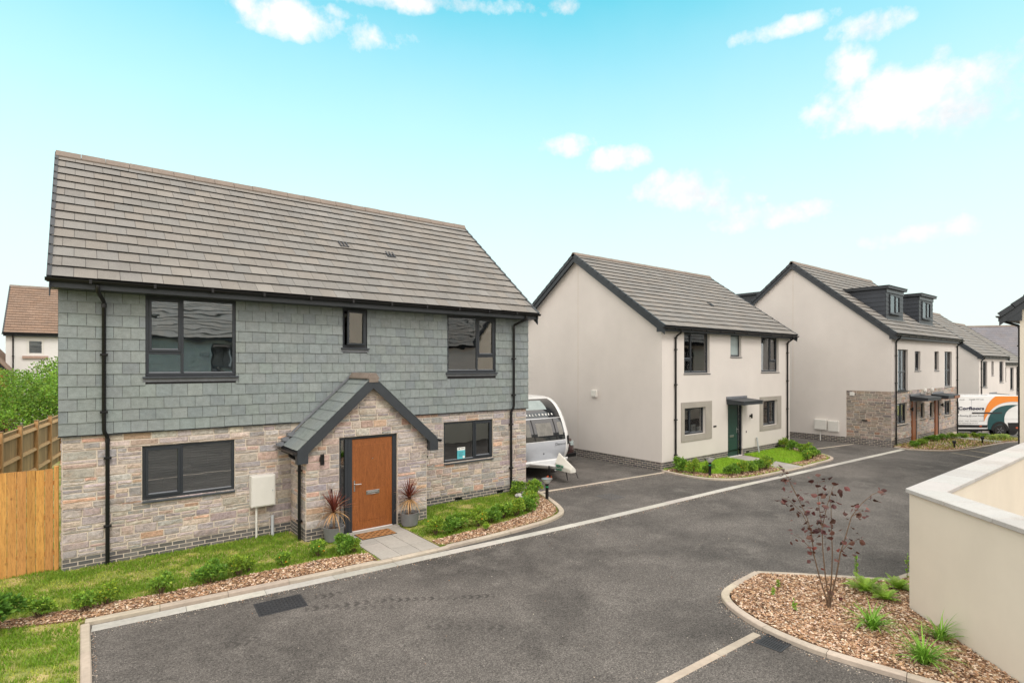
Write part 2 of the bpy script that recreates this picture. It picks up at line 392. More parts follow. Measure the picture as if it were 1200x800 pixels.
def one_stone(mb, x0, x1, z0, z1, col, dep=.014):
    w, h = x1 - x0, z1 - z0
    nx = max(1, min(4, int(w / .07))); us = [0, .012] + [.012 + (w - .024) * k / nx for k in range(1, nx)] + [w - .012, w]
    vs_ = [0, .01, h / 2, h - .01, h] if h > .09 else [0, .009, h - .009, h]
    d = dep * random.uniform(.6, 1.25); P = []
    tl = random.uniform(-.006, .006)
    for j, b in enumerate(vs_):
        for i, a in enumerate(us):
            edge = i in (0, len(us) - 1) or j in (0, len(vs_) - 1)
            ju = random.uniform(-.007, .007); jv = random.uniform(-.006, .006)
            if i == 0: ju = abs(ju)
            if i == len(us) - 1: ju = -abs(ju)
            if j == 0: jv = abs(jv)
            if j == len(vs_) - 1: jv = -abs(jv)
            P.append((x0 + a + ju, z0 + b + jv, 0. if edge else d + tl * (a / w - .5) * 2 + random.uniform(-.006, .006)))
    n = len(us); fs = []
    for j in range(len(vs_) - 1):
        for i in range(n - 1): fs.append((j * n + i, j * n + i + 1, (j + 1) * n + i + 1, (j + 1) * n + i))
    mb.add(P, fs, 0, col)
STONES = [((.33, .295, .272), 6), ((.37, .33, .30), 6), ((.285, .262, .248), 5), ((.39, .30, .245), 3.5), ((.43, .285, .205), 2.2), ((.40, .35, .295), 3), ((.35, .30, .28), 4)]
STONES_DK = [((.23, .20, .175), 5), ((.27, .215, .175), 4), ((.19, .17, .155), 4), ((.31, .21, .145), 1.6), ((.28, .245, .21), 3)]
def scol(pal):
    c = random.choices([p[0] for p in pal], [p[1] for p in pal])[0]
    return rc(c, .2, .05)
def stone_field(mb, u0, u1, v0, v1, holes=(), limits=None, pal=STONES, joint=.014, scale=1.):
    brk = sorted({v0, v1, *[h[2] for h in holes if v0 < h[2] < v1], *[h[3] for h in holes if v0 < h[3] < v1]})
    for a, b in zip(brk[:-1], brk[1:]):
        n = max(1, int(round((b - a) / (.148 * scale)))); wts = [random.uniform(.75, 1.25) for _ in range(n)]; sm = sum(wts)
        v = a
        for wt in wts:
            h = (b - a) * wt / sm; mid = v + h / 2
            cuts = [(q[0], q[1]) for q in holes if q[2] < mid < q[3]]
            lo, hi = (u0, u1) if limits is None else limits(v + h * .6)
            for x0, x1 in sub_intervals(max(u0, lo), min(u1, hi), cuts):
                u = x0
                while u < x1 - .01:
                    w = random.uniform(.2, .52) * scale
                    if x1 - u - w < .14 * scale: w = x1 - u
                    w = min(w, x1 - u)
                    if h > .115 * scale and random.random() < .5:
                        k = random.uniform(.4, .6); s1 = random.uniform(.35, .65) * w
                        one_stone(mb, u + joint / 2, u + w - joint / 2, v + joint / 2, v + h * k - joint / 2, scol(pal))
                        if w > .36 and random.random() < .6:
                            one_stone(mb, u + joint / 2, u + s1 - joint / 2, v + h * k + joint / 2, v + h - joint / 2, scol(pal))
                            one_stone(mb, u + s1 + joint / 2, u + w - joint / 2, v + h * k + joint / 2, v + h - joint / 2, scol(pal))
                        else: one_stone(mb, u + joint / 2, u + w - joint / 2, v + h * k + joint / 2, v + h - joint / 2, scol(pal))
                    else: one_stone(mb, u + joint / 2, u + w - joint / 2, v + joint / 2, v + h - joint / 2, scol(pal))
                    u += w
            v += h
def wall_front(mb, x0, x1, z0, z1, holes, y=0., rev=.12, mat=0, rmat=None):
    xs = sorted({x0, x1, *[h[0] for h in holes], *[h[1] for h in holes]}); zs = sorted({z0, z1, *[h[2] for h in holes], *[h[3] for h in holes]})
    xs = [x for x in xs if x0 <= x <= x1]; zs = [z for z in zs if z0 <= z <= z1]
    for a, b in zip(xs[:-1], xs[1:]):
        for c, d in zip(zs[:-1], zs[1:]):
            mx, mz = (a + b) / 2, (c + d) / 2
            if any(h[0] < mx < h[1] and h[2] < mz < h[3] for h in holes): continue
            mb.add([(a, y, c), (b, y, c), (b, y, d), (a, y, d)], [(0, 1, 2, 3)], mat)
    for a, b, c, d in [h[:4] for h in holes]:
        rm = mat if rmat is None else rmat
        mb.add([(a, y, c), (b, y, c), (b, y, d), (a, y, d), (a, y + rev, c), (b, y + rev, c), (b, y + rev, d), (a, y + rev, d)],
               [(0, 4, 5, 1), (1, 5, 6, 2), (2, 6, 7, 3), (3, 7, 4, 0)], rm)

# ------------------------------------------------------------------ house components
def window(parent, x0, x1, z0, z1, y, cols, sill=True, sillx=.03, glass='glass', fw=.055, sd=.09, label=None, open_sash=None):
    """frame set with its face at y; cols = [(width fraction, [(height fraction from the bottom, opening?)...])]"""
    f = MB(); t = .07
    f.box(x0, y, z0, x1, y + t, z0 + fw); f.box(x0, y, z1 - fw, x1, y + t, z1)
    f.box(x0, y, z0 + fw, x0 + fw, y + t, z1 - fw); f.box(x1 - fw, y, z0 + fw, x1, y + t, z1 - fw)
    a, b, c, d = x0 + fw, x1 - fw, z0 + fw, z1 - fw
    tot = sum(k[0] for k in cols); x = a; cells = []
    mw = .05
    for i, (wf, rows) in enumerate(cols):
        xe = x + (b - a) * wf / tot
        xa = x + (mw / 2 if i else 0); xb = xe - (mw / 2 if i < len(cols) - 1 else 0)
        if i < len(cols) - 1: f.box(xe - mw / 2, y, c, xe + mw / 2, y + t, d)
        th = sum(r[0] for r in rows); z = c
        for j, (hf, op) in enumerate(rows):
            ze = z + (d - c) * hf / th
            za = z + (mw / 2 if j else 0); zb = ze - (mw / 2 if j < len(rows) - 1 else 0)
            if j < len(rows) - 1: f.box(xa, y, ze - mw / 2, xb, y + t, ze + mw / 2)
            cells.append((xa, xb, za, zb, op)); z = ze
        x = xe
    for (xa, xb, za, zb, op) in cells:      # glazing bead sloping out below each light, its highlight put into a paler grey
        k = .045 if op else 0.
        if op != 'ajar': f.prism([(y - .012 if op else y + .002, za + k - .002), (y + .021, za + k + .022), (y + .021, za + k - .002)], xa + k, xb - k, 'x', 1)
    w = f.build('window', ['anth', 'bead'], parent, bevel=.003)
    if label: w['label'] = label
    for (xa, xb, za, zb, op) in cells:
        if op:
            s = MB(); k = .045
            s.box(xa, -.014, za, xb, .02, za + k); s.box(xa, -.014, zb - k, xb, .02, zb)
            s.box(xa, -.014, za + k, xa + k, .02, zb - k); s.box(xb - k, -.014, za + k, xb, .02, zb - k)
            so = s.build('sash', 'anth', w, bevel=.004); so.location = (0, y - .001, 0)
            xa += k; xb -= k; za += k; zb -= k
            if op == 'ajar':      # hung on the right, swung outward a little
                so.location = (xb + k, y - .02, 0); so.data.transform(Matrix.Translation((-(xb + k), 0, 0))); so.rotation_euler = (0, 0, math.radians(14))
        p = MB(); p.box(xa, 0, za, xb, .012, zb)
        po = p.build('pane', glass, w); po.location = (0, y + .022, 0)
        if op == 'ajar':
            po.data.transform(Matrix.Translation((-(xb + k), .02, 0))); po.location = so.location; po.rotation_euler = so.rotation_euler
    if sill:
        s = MB(); s.prism([(y - sd, z0 - .045), (y - sd, z0 - .02), (y + .03, z0 - .002), (y + .03, z0 - .045)], x0 - sillx, x1 + sillx, 'x')
        s.build('sill', 'sillgrey', w, bevel=.003)
    return w
def blind(win, x0, x1, z0, z1, y, step=.05):
    m = MB(); z = z0
    while z < z1:
        m.add([(x0, y, z), (x1, y, z), (x1, y + .012, z + .024), (x0, y + .012, z + .024)], [(0, 1, 2, 3)]); z += step
    for x in (x0 + .15, (x0 + x1) / 2, x1 - .15): m.box(x, y - .006, z0, x + .018, y - .003, z1)
    m.build('blind', 'blind', win, recalc=False)
def curtain(win, x0, x1, z0, z1, y, mat='curtain', amp=.02, freq=55.):
    m = MB(); n = max(8, int((x1 - x0) * 60)); vs = []
    for z in (z0, z1):
        for i in range(n + 1):
            x = x0 + (x1 - x0) * i / n; vs.append((x, y + amp * math.sin(freq * x) + amp * .5 * math.sin(freq * .37 * x + 2), z))
    m.add(vs, [(i, i + 1, n + 2 + i, n + 1 + i) for i in range(n)])
    m.build('curtain', mat, win, smooth=True)
def downpipe(parent, x, y, z1, z0, ygut, kick=None, r=.034):
    """swan neck from the gutter outlet back to the wall, then straight down (kick = (z, dy): steps back under a cladding)"""
    m = MB()
    pts = [(x, ygut, z1), (x, ygut, z1 - .10), (x, y, z1 - .26)]
    if kick: pts += [(x, y, kick[0] + .08), (x, y + kick[1], kick[0] - .06)]; ye = y + kick[1]
    else: ye = y
    pts += [(x, ye, z0)]
    # round the corners a little
    q = [Vector(pts[0])]
    for a, b, c in zip(pts[:-2], pts[1:-1], pts[2:]):
        a, b, c = Vector(a), Vector(b), Vector(c)
        q += [b + (a - b).normalized() * .03, b + (c - b).normalized() * .03]
    q.append(Vector(pts[-1])); m.tube(q, r, 12)
    dp = m.build('downpipe', 'black', parent, smooth=True)
    z = z0 + .5
    while z < z1 - .4:
        yy = y if (not kick or z > kick[0]) else ye
        k = MB(); k.box(x - .055, yy - .045, z - .02, x + .055, yy + .045, z + .02); k.build('bracket', 'black', dp, bevel=.006); z += 1.25
    k = MB(); z = z1 - .28; k.box(x - .042, y - .042, z - .04, x + .042, y + .042, z); k.build('collar', 'black', dp, bevel=.006)
    return dp
def gutter(parent, x0, x1, y, z, r=.058):
    """half round gutter along x, outer lip towards -y"""
    m = MB(); prof = []
    for k in range(9):
        a = PI + PI * k / 8; prof.append((y + r * math.cos(a), z + r * math.sin(a)))
    for k in range(9):
        a = 2 * PI - PI * k / 8; prof.append((y + (r - .006) * math.cos(a), z + (r - .006) * math.sin(a)))
    m.prism(prof, x0, x1)
    for x in (x0, x1):
        m.prism([(y + (r + .002) * math.cos(PI + PI * k / 8), z + (r + .002) * math.sin(PI + PI * k / 8)) for k in range(9)], x - .012, x + .012)
    x = x0 + .6
    while x < x1: m.box(x - .02, y - r - .003, z - .065, x + .02, y + r, z + .006); x += .95
    return m.build('gutter', 'black', parent, smooth=True)
def roof(parent, W, D, ye, ze, yr, zr, ovl, ovr, tile='rooftile', base=(1, 1, 1), tw=.33, ga=.345, vents=(), verge='anth_board', ridgemat='ridge', var=.12, holes=()):
    L = math.hypot(yr - ye, zr - ze); c, s = (yr - ye) / L, (zr - ze) / L
    x0, x1 = -ovl, W + ovr; yb = 2 * yr - ye
    m = MB()
    th = .05   # deck under the tiles
    m.prism([(ye + .02, ze - .03), (yr, zr - .03), (yb - .02, ze - .03), (yb - .02, ze - .09), (yr, zr - .12), (ye + .02, ze - .09)], x0 + .03, x1 - .03, 'x', 1)
    m.fr = frame((x0 + .02, ye, ze - .026), (1, 0, 0), (0, c, s), (0, -s, c))
    def colf():
        r_ = random.random(); k = 1 + random.uniform(-var, var) * .5
        if r_ < .03: k *= 1.12
        elif r_ < .05: k *= .9
        h = random.uniform(-.03, .03)
        return (base[0] * k * (1 + h), base[1] * k, base[2] * k * (1 - h))
    tile_field(m, x1 - x0 - .04, L, tw, ga, .036, colf, .006, holes=holes)
    m.fr = frame((x1 - .02, yb, ze - .026), (-1, 0, 0), (0, -c, s), (0, s, c))
    tile_field(m, x1 - x0 - .04, L, 3., ga, .028, colf, .005)
    m.fr = None
    ro = m.build('roof', [tile, 'dark'], parent, recalc=False)
    # ridge tiles
    q = MB(); x = x0; n = max(1, round((x1 - x0) / .45)); dx = (x1 - x0) / n
    for i in range(n):
        a, b = x0 + i * dx, x0 + (i + 1) * dx
        h = random.uniform(-.004, .004)
        q.prism([(yr - .15, zr - .15 * s / c + .035 + h), (yr - .06, zr + .045 + h), (yr + .06, zr + .045 + h), (yr + .15, zr - .15 * s / c + .035 + h), (yr + .13, zr - .17 * s / c), (yr - .13, zr - .17 * s / c)], a + .004, b - .004, 'x', 0, rc((1, 1, 1), .1))
    q.build('ridge', ridgemat, ro)
    # verges: stepped caps along each gable edge, and a bargeboard below
    for side, xs in ((0, x0), (1, x1)):
        v = MB(); n = max(1, round(L / ga)); g = L / n
        for back in (0, 1):
            for r in range(n):
                a, b = r * g - (.03 if r == 0 else 0), (r + 1) * g + .02
                if back: v.fr = frame((0, yb, ze), (1, 0, 0), (0, -c, s), (0, s, c))
                else: v.fr = frame((0, ye, ze), (1, 0, 0), (0, c, s), (0, -s, c))
                xa, xb = (xs - .012, xs + .055) if side == 0 else (xs - .055, xs + .012)
                v.add([(xa, a, .024), (xb, a, .024), (xb, b, .004), (xa, b, .004), (xa, a, -.11), (xb, a, -.11), (xb, b, -.12), (xa, b, -.12)],
                      [(0, 1, 2, 3), (4, 7, 6, 5), (0, 4, 5, 1), (1, 5, 6, 2), (2, 6, 7, 3), (3, 7, 4, 0)], 0, rc((1, 1, 1), .08))
        v.fr = None
        v.build('verge', verge, ro)
    for (vx, vv) in vents:
        v = MB(); v.fr = frame((0, ye, ze - .026), (1, 0, 0), (0, c, s), (0, -s, c))
        for k in range(3): v.box(vx + k * .095, vv, .012, vx + k * .095 + .03, vv + .24, .05)
        v.box(vx - .01, vv - .01, .008, vx + .23, vv + .015, .042)
        v.build('roof_vent', 'anth_board', ro)
    return ro
def bargeboard(parent, x, t, ye, ze, yr, zr, dep=.15, both=True, boxend=True, yw=0., zb=None):
    """boards on the gable following the slope, plus the boxed eaves end"""
    L = math.hypot(yr - ye, zr - ze); c, s = (yr - ye) / L, (zr - ze) / L
    m = MB(); d = dep / c; top = .12 / c
    pts = [(ye, ze - top), (yr, zr - top), (yr, zr - top - d), (ye + .0, ze - top - d)]
    m.prism(pts, x, x + t)
    if both: m.prism([(2 * yr - p[0], p[1]) for p in pts], x + .002, x + t - .002)
    if boxend:
        for f in ((lambda y: y), (lambda y: 2 * yr - y)):
            m.prism([(f(ye - .02), ze - .10), (f(yw + .06), ze - .10 + (yw + .06 - ye) * s / c - .05), (f(yw + .06), zb), (f(ye - .02), zb)], x + .004, x + t - .004)
    m.build('bargeboard', 'anth_board', parent, bevel=.004)
def eaves(parent, x0, x1, ye, ze, yw, zb):
    m = MB()
    m.box(x0, ye + .045, zb, x1, ye + .07, ze - .05); m.box(x0, ye + .07, zb + .002, x1, yw + .02, zb + .02)
    return m.build('fascia', 'anth_board', parent, bevel=.004)
def shell(parent, W, D, zt, holes, zr, yr, mat, rev=.12, z0=-.3, name='wall', sidecut=None, y=0.):
    """front wall with openings, two gables, a back wall"""
    m = MB(); wall_front(m, 0, W, z0, zt, holes, y, rev)
    for x in (0., W):
        m.add([(x, y, z0), (x, D, z0), (x, D, zt), (x, yr, zr), (x, y, zt)], [(0, 1, 2, 3, 4)])
    m.add([(0, D, z0), (W, D, z0), (W, D, zt), (0, D, zt)], [(0, 1, 2, 3)])
    return m.build(name, mat, parent, recalc=False)
def interior(parent, W, D, zf, back=2.6, y0=.35):
    m = MB(); m.box(.1, y0, zf - .12, W - .1, D - .1, zf + .12); m.box(.1, back, .12, W - .1, back + .1, zf - .12); m.box(.1, back, zf + .12, W - .1, back + .1, zf + 2.35)
    m.box(.1, y0, 0.02, W - .1, D - .1, .12); m.box(.1, y0, zf + 2.38, W - .1, D - .1, zf + 2.45)
    for k in (.36, .62): m.box(W * k, y0 + .1, zf + .12, W * k + .1, back, zf + 2.38); m.box(W * k, y0 + .1, .12, W * k + .1, back, zf - .12)
    return m.build('interior', 'interior', parent)
BR = lambda: rc(random.choice([(.12, .115, .115), (.095, .093, .096), (.15, .142, .138), (.125, .116, .11)]), .12, .03)
SL = lambda: rc(random.choice([(1, 1, 1), (.97, .99, 1.0), (1.04, 1.04, 1.01), (.90, .91, .94), (1.0, 1.02, .99)]), .06, .012)

# ================================================================== the slate hung house with the porch
def house_one():
    W, D = 10.674, 6.98
    h = thing('detached_house', 'grey slate-hung house with rubble stone ground floor, gabled stone porch and brown front door', 'house', (-.264, 12.66, 0))
    ye, ze, yr, zr = -.49, 5.225, 3.49, 8.50
    up = [(1.24, 2.81, 3.5, 5.04), (5.09, 5.69, 4.13, 5.04), (7.93, 9.52, 3.52, 5.04)]
    lo = [(1.19, 2.80, 1.12, 2.16), (7.85, 9.46, 1.11, 2.19)]
    m = MB(); wall_front(m, 0, W, -.3, 5.15, up + lo, 0, .16)
    for x in (0., W): m.add([(x, 0, -.3), (x, D, -.3), (x, D, 5.15), (x, yr, 8.2), (x, 0, 5.15)], [(0, 1, 2, 3, 4)])
    m.add([(0, D, -.3), (W, D, -.3), (W, D, 5.15), (0, D, 5.15)], [(0, 1, 2, 3)])
    m.build('wall', 'mortar', h, recalc=False)
    s = MB(); s.fr = frame((0, 0, 0), (1, 0, 0), (0, 0, 1), (0, -1, 0))
    stone_field(s, 0, 3.95, .25, 2.46, lo); s.build('stone_cladding', 'stone', h, recalc=False); s = MB(); s.fr = frame((0, 0, 0), (1, 0, 0), (0, 0, 1), (0, -1, 0)); stone_field(s, 6.78, W, .25, 2.46, lo)
    s.build('stone_cladding', 'stone', h, recalc=False)
    s = MB(); s.fr = frame((0, .6, 0), (0, -1, 0), (0, 0, 1), (-1, 0, 0)); stone_field(s, 0, .6, .25, 2.46); s.build('side_stone', 'stone', h, recalc=False)
    b = MB(); b.fr = frame((0, 0, 0), (1, 0, 0), (0, 0, 1), (0, -1, 0))
    brick_field(b, 3.95, .25, BR, v0=-.05); b.build('brick_plinth', 'brick', h, recalc=False); b = MB(); b.fr = frame((0, 0, 0), (1, 0, 0), (0, 0, 1), (0, -1, 0)); brick_field(b, W, .25, BR, u0=6.78, v0=-.05)
    bp = b.build('brick_plinth', 'brick', h, recalc=False)
    b = MB(); b.fr = frame((0, .675, 0), (0, -1, 0), (0, 0, 1), (-1, 0, 0)); brick_field(b, .675, .25, BR, v0=-.05); b.build('side_plinth', 'brick', h, recalc=False)
    for x in (8.2, 9.6):
        a = MB(); a.box(x, -.02, .085, x + .215, -.005, .145)
        for k in range(6): a.box(x + .015 + k * .033, -.024, .095, x + .028 + k * .033, -.019, .135)
        a.build('air_brick', 'black', bp)
    # slate hanging
    s = MB(); s.fr = frame((-.05, -.045, 2.45), (1, 0, 0), (0, 0, 1), (0, -1, 0))
    hs = [(a + .05, c + .05, d - 2.45, e - 2.45) for a, c, d, e in up]
    tile_field(s, W + .1, 2.62, .265, 0.2165, .021, SL, .006, hs, lap=.02)
    s.fr = None
    sl = s.build('slate_cladding', ['slate', 'dark'], h, recalc=False)
    k = MB(); xs = [-.05, up[0][0], up[0][1], up[1][0], up[1][1], up[2][0], up[2][1], W + .05]
    wall_front(k, -.05, W + .05, 2.44, 5.06, up, -.045, .06)
    k.add([(-.05, -.045, 2.44), (W + .05, -.045, 2.44), (W + .05, .0, 2.44), (-.05, 0, 2.44)], [(0, 1, 2, 3)])
    for x in (-.05, W + .05): k.add([(x, -.045, 2.44), (x, .02, 2.44), (x, .02, 5.06), (x, -.045, 5.06)], [(0, 1, 2, 3)])
    k.build('batten_backing', 'dark', sl, recalc=False)
    q = MB(); q.box(-.06, -.066, 2.428, W + .06, -.0, 2.438); q.build('drip_trim', 'anth', sl)
    # rough mortar line below the upper window sills and the eaves course
    for (a, c, z) in ((1.2, 2.85, 3.42), (7.9, 9.56, 3.45), (5.05, 5.73, 4.05)):
        q = MB(); q.box(a, -.068, z - .035, c, -.02, z + .03); q.build('lead_apron', 'lead', sl)
    # windows
    yw = -.03
    window(h, 1.24, 2.81, 3.5, 5.04, yw, [(.38, [(.27, 0), (.73, 1)]), (.62, [(1, 0)])], sillx=.05, glass='glass_coated')
    window(h, 5.09, 5.69, 4.13, 5.04, yw, [(1, [(1, 'ajar')])], sillx=.04, glass='glass')
    w3 = window(h, 7.93, 9.52, 3.52, 5.04, yw, [(.62, [(1, 0)]), (.38, [(.27, 0), (.73, 1)])], sillx=.05, glass='glass_coated')
    p = MB(); p.lathe([(.05, 0), (.06, .1), (.055, .12)], 12, (9.2, .12, 3.6)); p.build('flower_pot', 'white_pl', w3, smooth=True)
    w4 = window(h, 1.19, 2.80, 1.12, 2.16, .03, [(.4, [(1, 1)]), (.6, [(1, 0)])], sillx=-.0)
    blind(w4, 1.25, 1.80, 1.2, 2.1, .16); blind(w4, 1.86, 2.74, 1.2, 2.1, .16)
    w5 = window(h, 7.85, 9.46, 1.11, 2.19, .03, [(.62, [(1, 0)]), (.38, [(1, 1)])], sillx=-.0)
    c = MB(); n = 40      # scalloped pelmet
    vs = [];
    for i in range(n + 1):
        x = 7.92 + 1.48 * i / n; vs += [(x, .14 + .015 * math.sin(40 * x), 2.12), (x, .14 + .015 * math.sin(40 * x), 1.93 - .05 * abs(math.sin((x - 7.92) / 1.48 * PI * 3)))]
    c.add(vs, [(2 * i, 2 * i + 1, 2 * i + 3, 2 * i + 2) for i in range(n)]); c.build('curtain', 'curtain', w5, recalc=False)
    curtain(w5, 9.2, 9.42, 1.2, 2.0, .15)
    g = MB(); g.box(8.30, .034, 1.17, 8.55, .038, 1.40, 0); g.box(8.30, .034, 1.40, 8.55, .038, 1.48, 1)
    g.box(8.34, .031, 1.43, 8.385, .0335, 1.46, 2); g.box(8.41, .031, 1.44, 8.53, .0335, 1.455, 2)
    for k in range(4): g.box(8.34, .031, 1.34 - k * .035, 8.34 + (.15, .12, .16, .1)[k], .0335, 1.348 - k * .035, 3)
    g.lathe([(.035, 0), (.035, .003)], 14, (8.505, .030, 1.215), 1, axis='y')
    g.build('notice', ['card_teal', 'card_white', 'greyink', 'navy'], w5)
    # roof
    ro = roof(h, W, D, ye, ze, yr, zr, .18, .08, vents=[(5.6, 2.5), (6.85, 2.28)], ga=.345)
    bargeboard(h, -.16, .02, ye, ze, yr, zr, zb=5.05); bargeboard(h, W + .035, .02, ye, ze, yr, zr, zb=5.05)
    eaves(h, -.145, W + .05, ye, ze, -.07, 5.035)
    gutter(h, -.2, W + .1, ye - .012, 5.19)
    for x, kx in ((.60, .055), (10.13, -.05)):
        dp = downpipe(h, x, -.115, 5.10, .02, ye + .02)
        # lower length steps back under the slates
        dp.data.clear_geometry()
        q = MB(); P = [(x - .10 if kx > 0 else x + .16, ye + .0, 5.11), (x - .10 if kx > 0 else x + .16, ye + .0, 5.02), (x, -.115, 4.86), (x, -.115, 2.50), (x + kx, -.055, 2.38), (x + kx, -.055, .02)]
        pts = [Vector(P[0])]
        for a_, b_, c_ in zip(P[:-2], P[1:-1], P[2:]):
            a_, b_, c_ = Vector(a_), Vector(b_), Vector(c_); pts += [b_ + (a_ - b_).normalized() * .03, b_ + (c_ - b_).normalized() * .03]
        pts.append(Vector(P[-1])); q.tube(pts, .034, 12)
        for zz in (4.83, 2.36): 
            xx = x if zz > 3 else x + kx; yy = -.115 if zz > 3 else -.055
            q.tube([(xx, yy, zz - .07), (xx, yy, zz)], .041, 12)
        t2 = q.build('downpipe', 'black', h, smooth=True)
        for ch in list(dp.children): bpy.data.objects.remove(ch)
        bpy.data.objects.remove(dp)
        for zz, yy, xx in ((3.9, -.115, x), (2.85, -.115, x), (2.0, -.055, x + kx), (.75, -.055, x + kx)):
            k = MB(); k.box(xx - .06, yy - .043, zz - .018, xx + .06, yy + .05, zz + .018); k.build('bracket', 'black', t2, bevel=.006)
    interior(h, W, D, 2.5)
    # ---------------- porch
    cx, hw, yf = 5.364, 1.42, -1.0
    e_x, e_z, a_z = 1.64, 1.985, 3.49
    sl_ = (a_z - e_z) / e_x
    zs = lambda x: a_z - .06 - abs(x - cx) * sl_
    dl, dr, dt = 4.65, 6.02, 2.145
    m = MB(); xl, xr = cx - hw, cx + hw
    for poly in ([(xl, -.3), (dl, -.3), (dl, zs(dl)), (xl, zs(xl))], [(dr, -.3), (xr, -.3), (xr, zs(xr)), (dr, zs(dr))], [(dl, dt), (dr, dt), (dr, zs(dr)), (cx, zs(cx)), (dl, zs(dl))]):
        m.add([(x, yf, z) for x, z in poly], [tuple(range(len(poly)))])
    for x in (dl, dr): m.add([(x, yf, -.3), (x, yf + .16, -.3), (x, yf + .16, dt), (x, yf, dt)], [(0, 1, 2, 3)])
    m.add([(dl, yf, dt), (dr, yf, dt), (dr, yf + .16, dt), (dl, yf + .16, dt)], [(0, 1, 2, 3)])
    for x in (xl, xr): m.add([(x, yf, -.3), (x, 0, -.3), (x, 0, zs(x)), (x, yf, zs(x))], [(0, 1, 2, 3)])
    pw = m.build('porch_wall', 'mortar', h, recalc=False)
    s = MB(); s.fr = frame((0, yf, 0), (1, 0, 0), (0, 0, 1), (0, -1, 0))
    lim = lambda z: (cx - min(hw, max(.02, (a_z - .08 - z) / sl_)), cx + min(hw, max(.02, (a_z - .08 - z) / sl_)))
    stone_field(s, xl, xr, .30, 3.36, [(dl, dr, -1, dt)], lim)
    s.build('stone_facing', 'stone', pw, recalc=False)
    for fr_ in (frame((xl, 0, 0), (0, -1, 0), (0, 0, 1), (-1, 0, 0)), frame((xr, yf, 0), (0, 1, 0), (0, 0, 1), (1, 0, 0))):
        s = MB(); s.fr = fr_; stone_field(s, 0, -yf, .30, 2.1); s.build('stone_facing', 'stone', pw, recalc=False)
    b = MB(); b.fr = frame((0, yf, 0), (1, 0, 0), (0, 0, 1), (0, -1, 0)); brick_field(b, dl, .30, BR, u0=xl); b.build('brick_base', 'brick', pw, recalc=False); b = MB(); b.fr = frame((0, yf, 0), (1, 0, 0), (0, 0, 1), (0, -1, 0)); brick_field(b, xr, .30, BR, u0=dr)
    b.build('brick_base', 'brick', pw, recalc=False)
    for fr_ in (frame((xl, 0, 0), (0, -1, 0), (0, 0, 1), (-1, 0, 0)), frame((xr, yf, 0), (0, 1, 0), (0, 0, 1), (1, 0, 0))):
        b = MB(); b.fr = fr_; brick_field(b, -yf, .30, BR); b.build('brick_base', 'brick', pw, recalc=False)
    L = math.hypot(e_x, a_z - e_z); c, sn = e_x / L, (a_z - e_z) / L
    y0, y1 = -1.16, -.05
    r = MB()
    r.prism([(cx - e_x + .02, e_z - .03), (cx, a_z - .03), (cx + e_x - .02, e_z - .03), (cx + e_x - .02, e_z - .08), (cx, a_z - .08), (cx - e_x + .02, e_z - .08)], y0 + .01, y1, 'y', 1)
    r.fr = frame((cx - e_x, y1, e_z - .02), (0, -1, 0), (c, 0, sn), (-sn, 0, c)); tile_field(r, y1 - y0, L, .30, .265, .014, SL, .005)
    r.fr = frame((cx + e_x, y0, e_z - .02), (0, 1, 0), (-c, 0, sn), (sn, 0, c)); tile_field(r, y1 - y0, L, .30, .265, .014, SL, .005)
    pr = r.build('porch_roof', ['slate', 'dark'], h, recalc=False)
    for sg in (-1, 1):
        q = MB(); q.prism([(cx + sg * (e_x + .02), e_z + .0), (cx, a_z + .03), (cx, a_z + .085), (cx + sg * (e_x + .02), e_z + .055)], -.086, -.064, 'y'); q.build('flashing', 'lead', pr)
    q = MB()
    for k in range(3):
        a, bb = y0 - .015 + k * .375, y0 - .015 + (k + 1) * .375
        q.prism([(cx - .135, a_z - .085), (cx - .13, a_z - .055), (cx - .062, a_z + .045), (cx + .062, a_z + .045), (cx + .13, a_z - .055), (cx + .135, a_z - .085)], a + .003, min(bb, -.07), 'y')
    q.box(cx - .11, y0 - .02, a_z - .16, cx + .11, y0 - .012, a_z - .04)
    q.build('ridge', 'ridge', pr, bevel=.008)
    bb = MB()
    for sg in (-1, 1):
        d = .19 / c
        prof = [(cx + sg * (e_x + .0), e_z - .035), (cx, a_z - .035), (cx, a_z - .035 - d), (cx + sg * (e_x), e_z - .035 - d)]
        bb.prism(prof, y0 - .005 + (.001 if sg > 0 else 0), y0 + .022, 'y')
        bb.prism([(cx + sg * (e_x + .0), e_z - .06), (cx + sg * (hw + .0), e_z - .02), (cx + sg * (hw - .0), e_z - .30), (cx + sg * (e_x), e_z - .30)], y0 - .002, yf - .022, 'y')
        bb.box(cx + sg * e_x, yf - .022, e_z - .16, cx + sg * (hw + .02), -.02, e_z - .14)
        bb.box(cx + sg * e_x, yf - .022, e_z - .16, cx + sg * (e_x - .02), -.02, e_z - .05)
    bb.build('porch_bargeboard', 'anth_board', h, bevel=.003)
    for sg in (-1, 1):
        g = MB(); gx = cx + sg * (e_x + .045); prof = [(gx + .05 * math.cos(PI + PI * k / 8), e_z - .055 + .05 * math.sin(PI + PI * k / 8)) for k in range(9)] + [(gx + .044 * math.cos(2 * PI - PI * k / 8), e_z - .055 + .044 * math.sin(2 * PI - PI * k / 8)) for k in range(9)]
        g.prism(prof, y0 - .02, -.06, 'y'); g.build('porch_gutter', 'black', h, smooth=True)
        q = MB(); yy = -.80
        q.tube([(gx, yy, e_z - .09), (gx, yy, e_z - .15), (cx + sg * (hw + .07), yy, e_z - .29), (cx + sg * (hw + .07), yy, .03)], .033, 12)
        for zz in (1.5, .45): q.box(cx + sg * (hw + .07) - .045, yy - .055, zz - .018, cx + sg * (hw + .07) + .045, yy + .055, zz + .018)
        q.build('porch_downpipe', 'black', h, smooth=True)
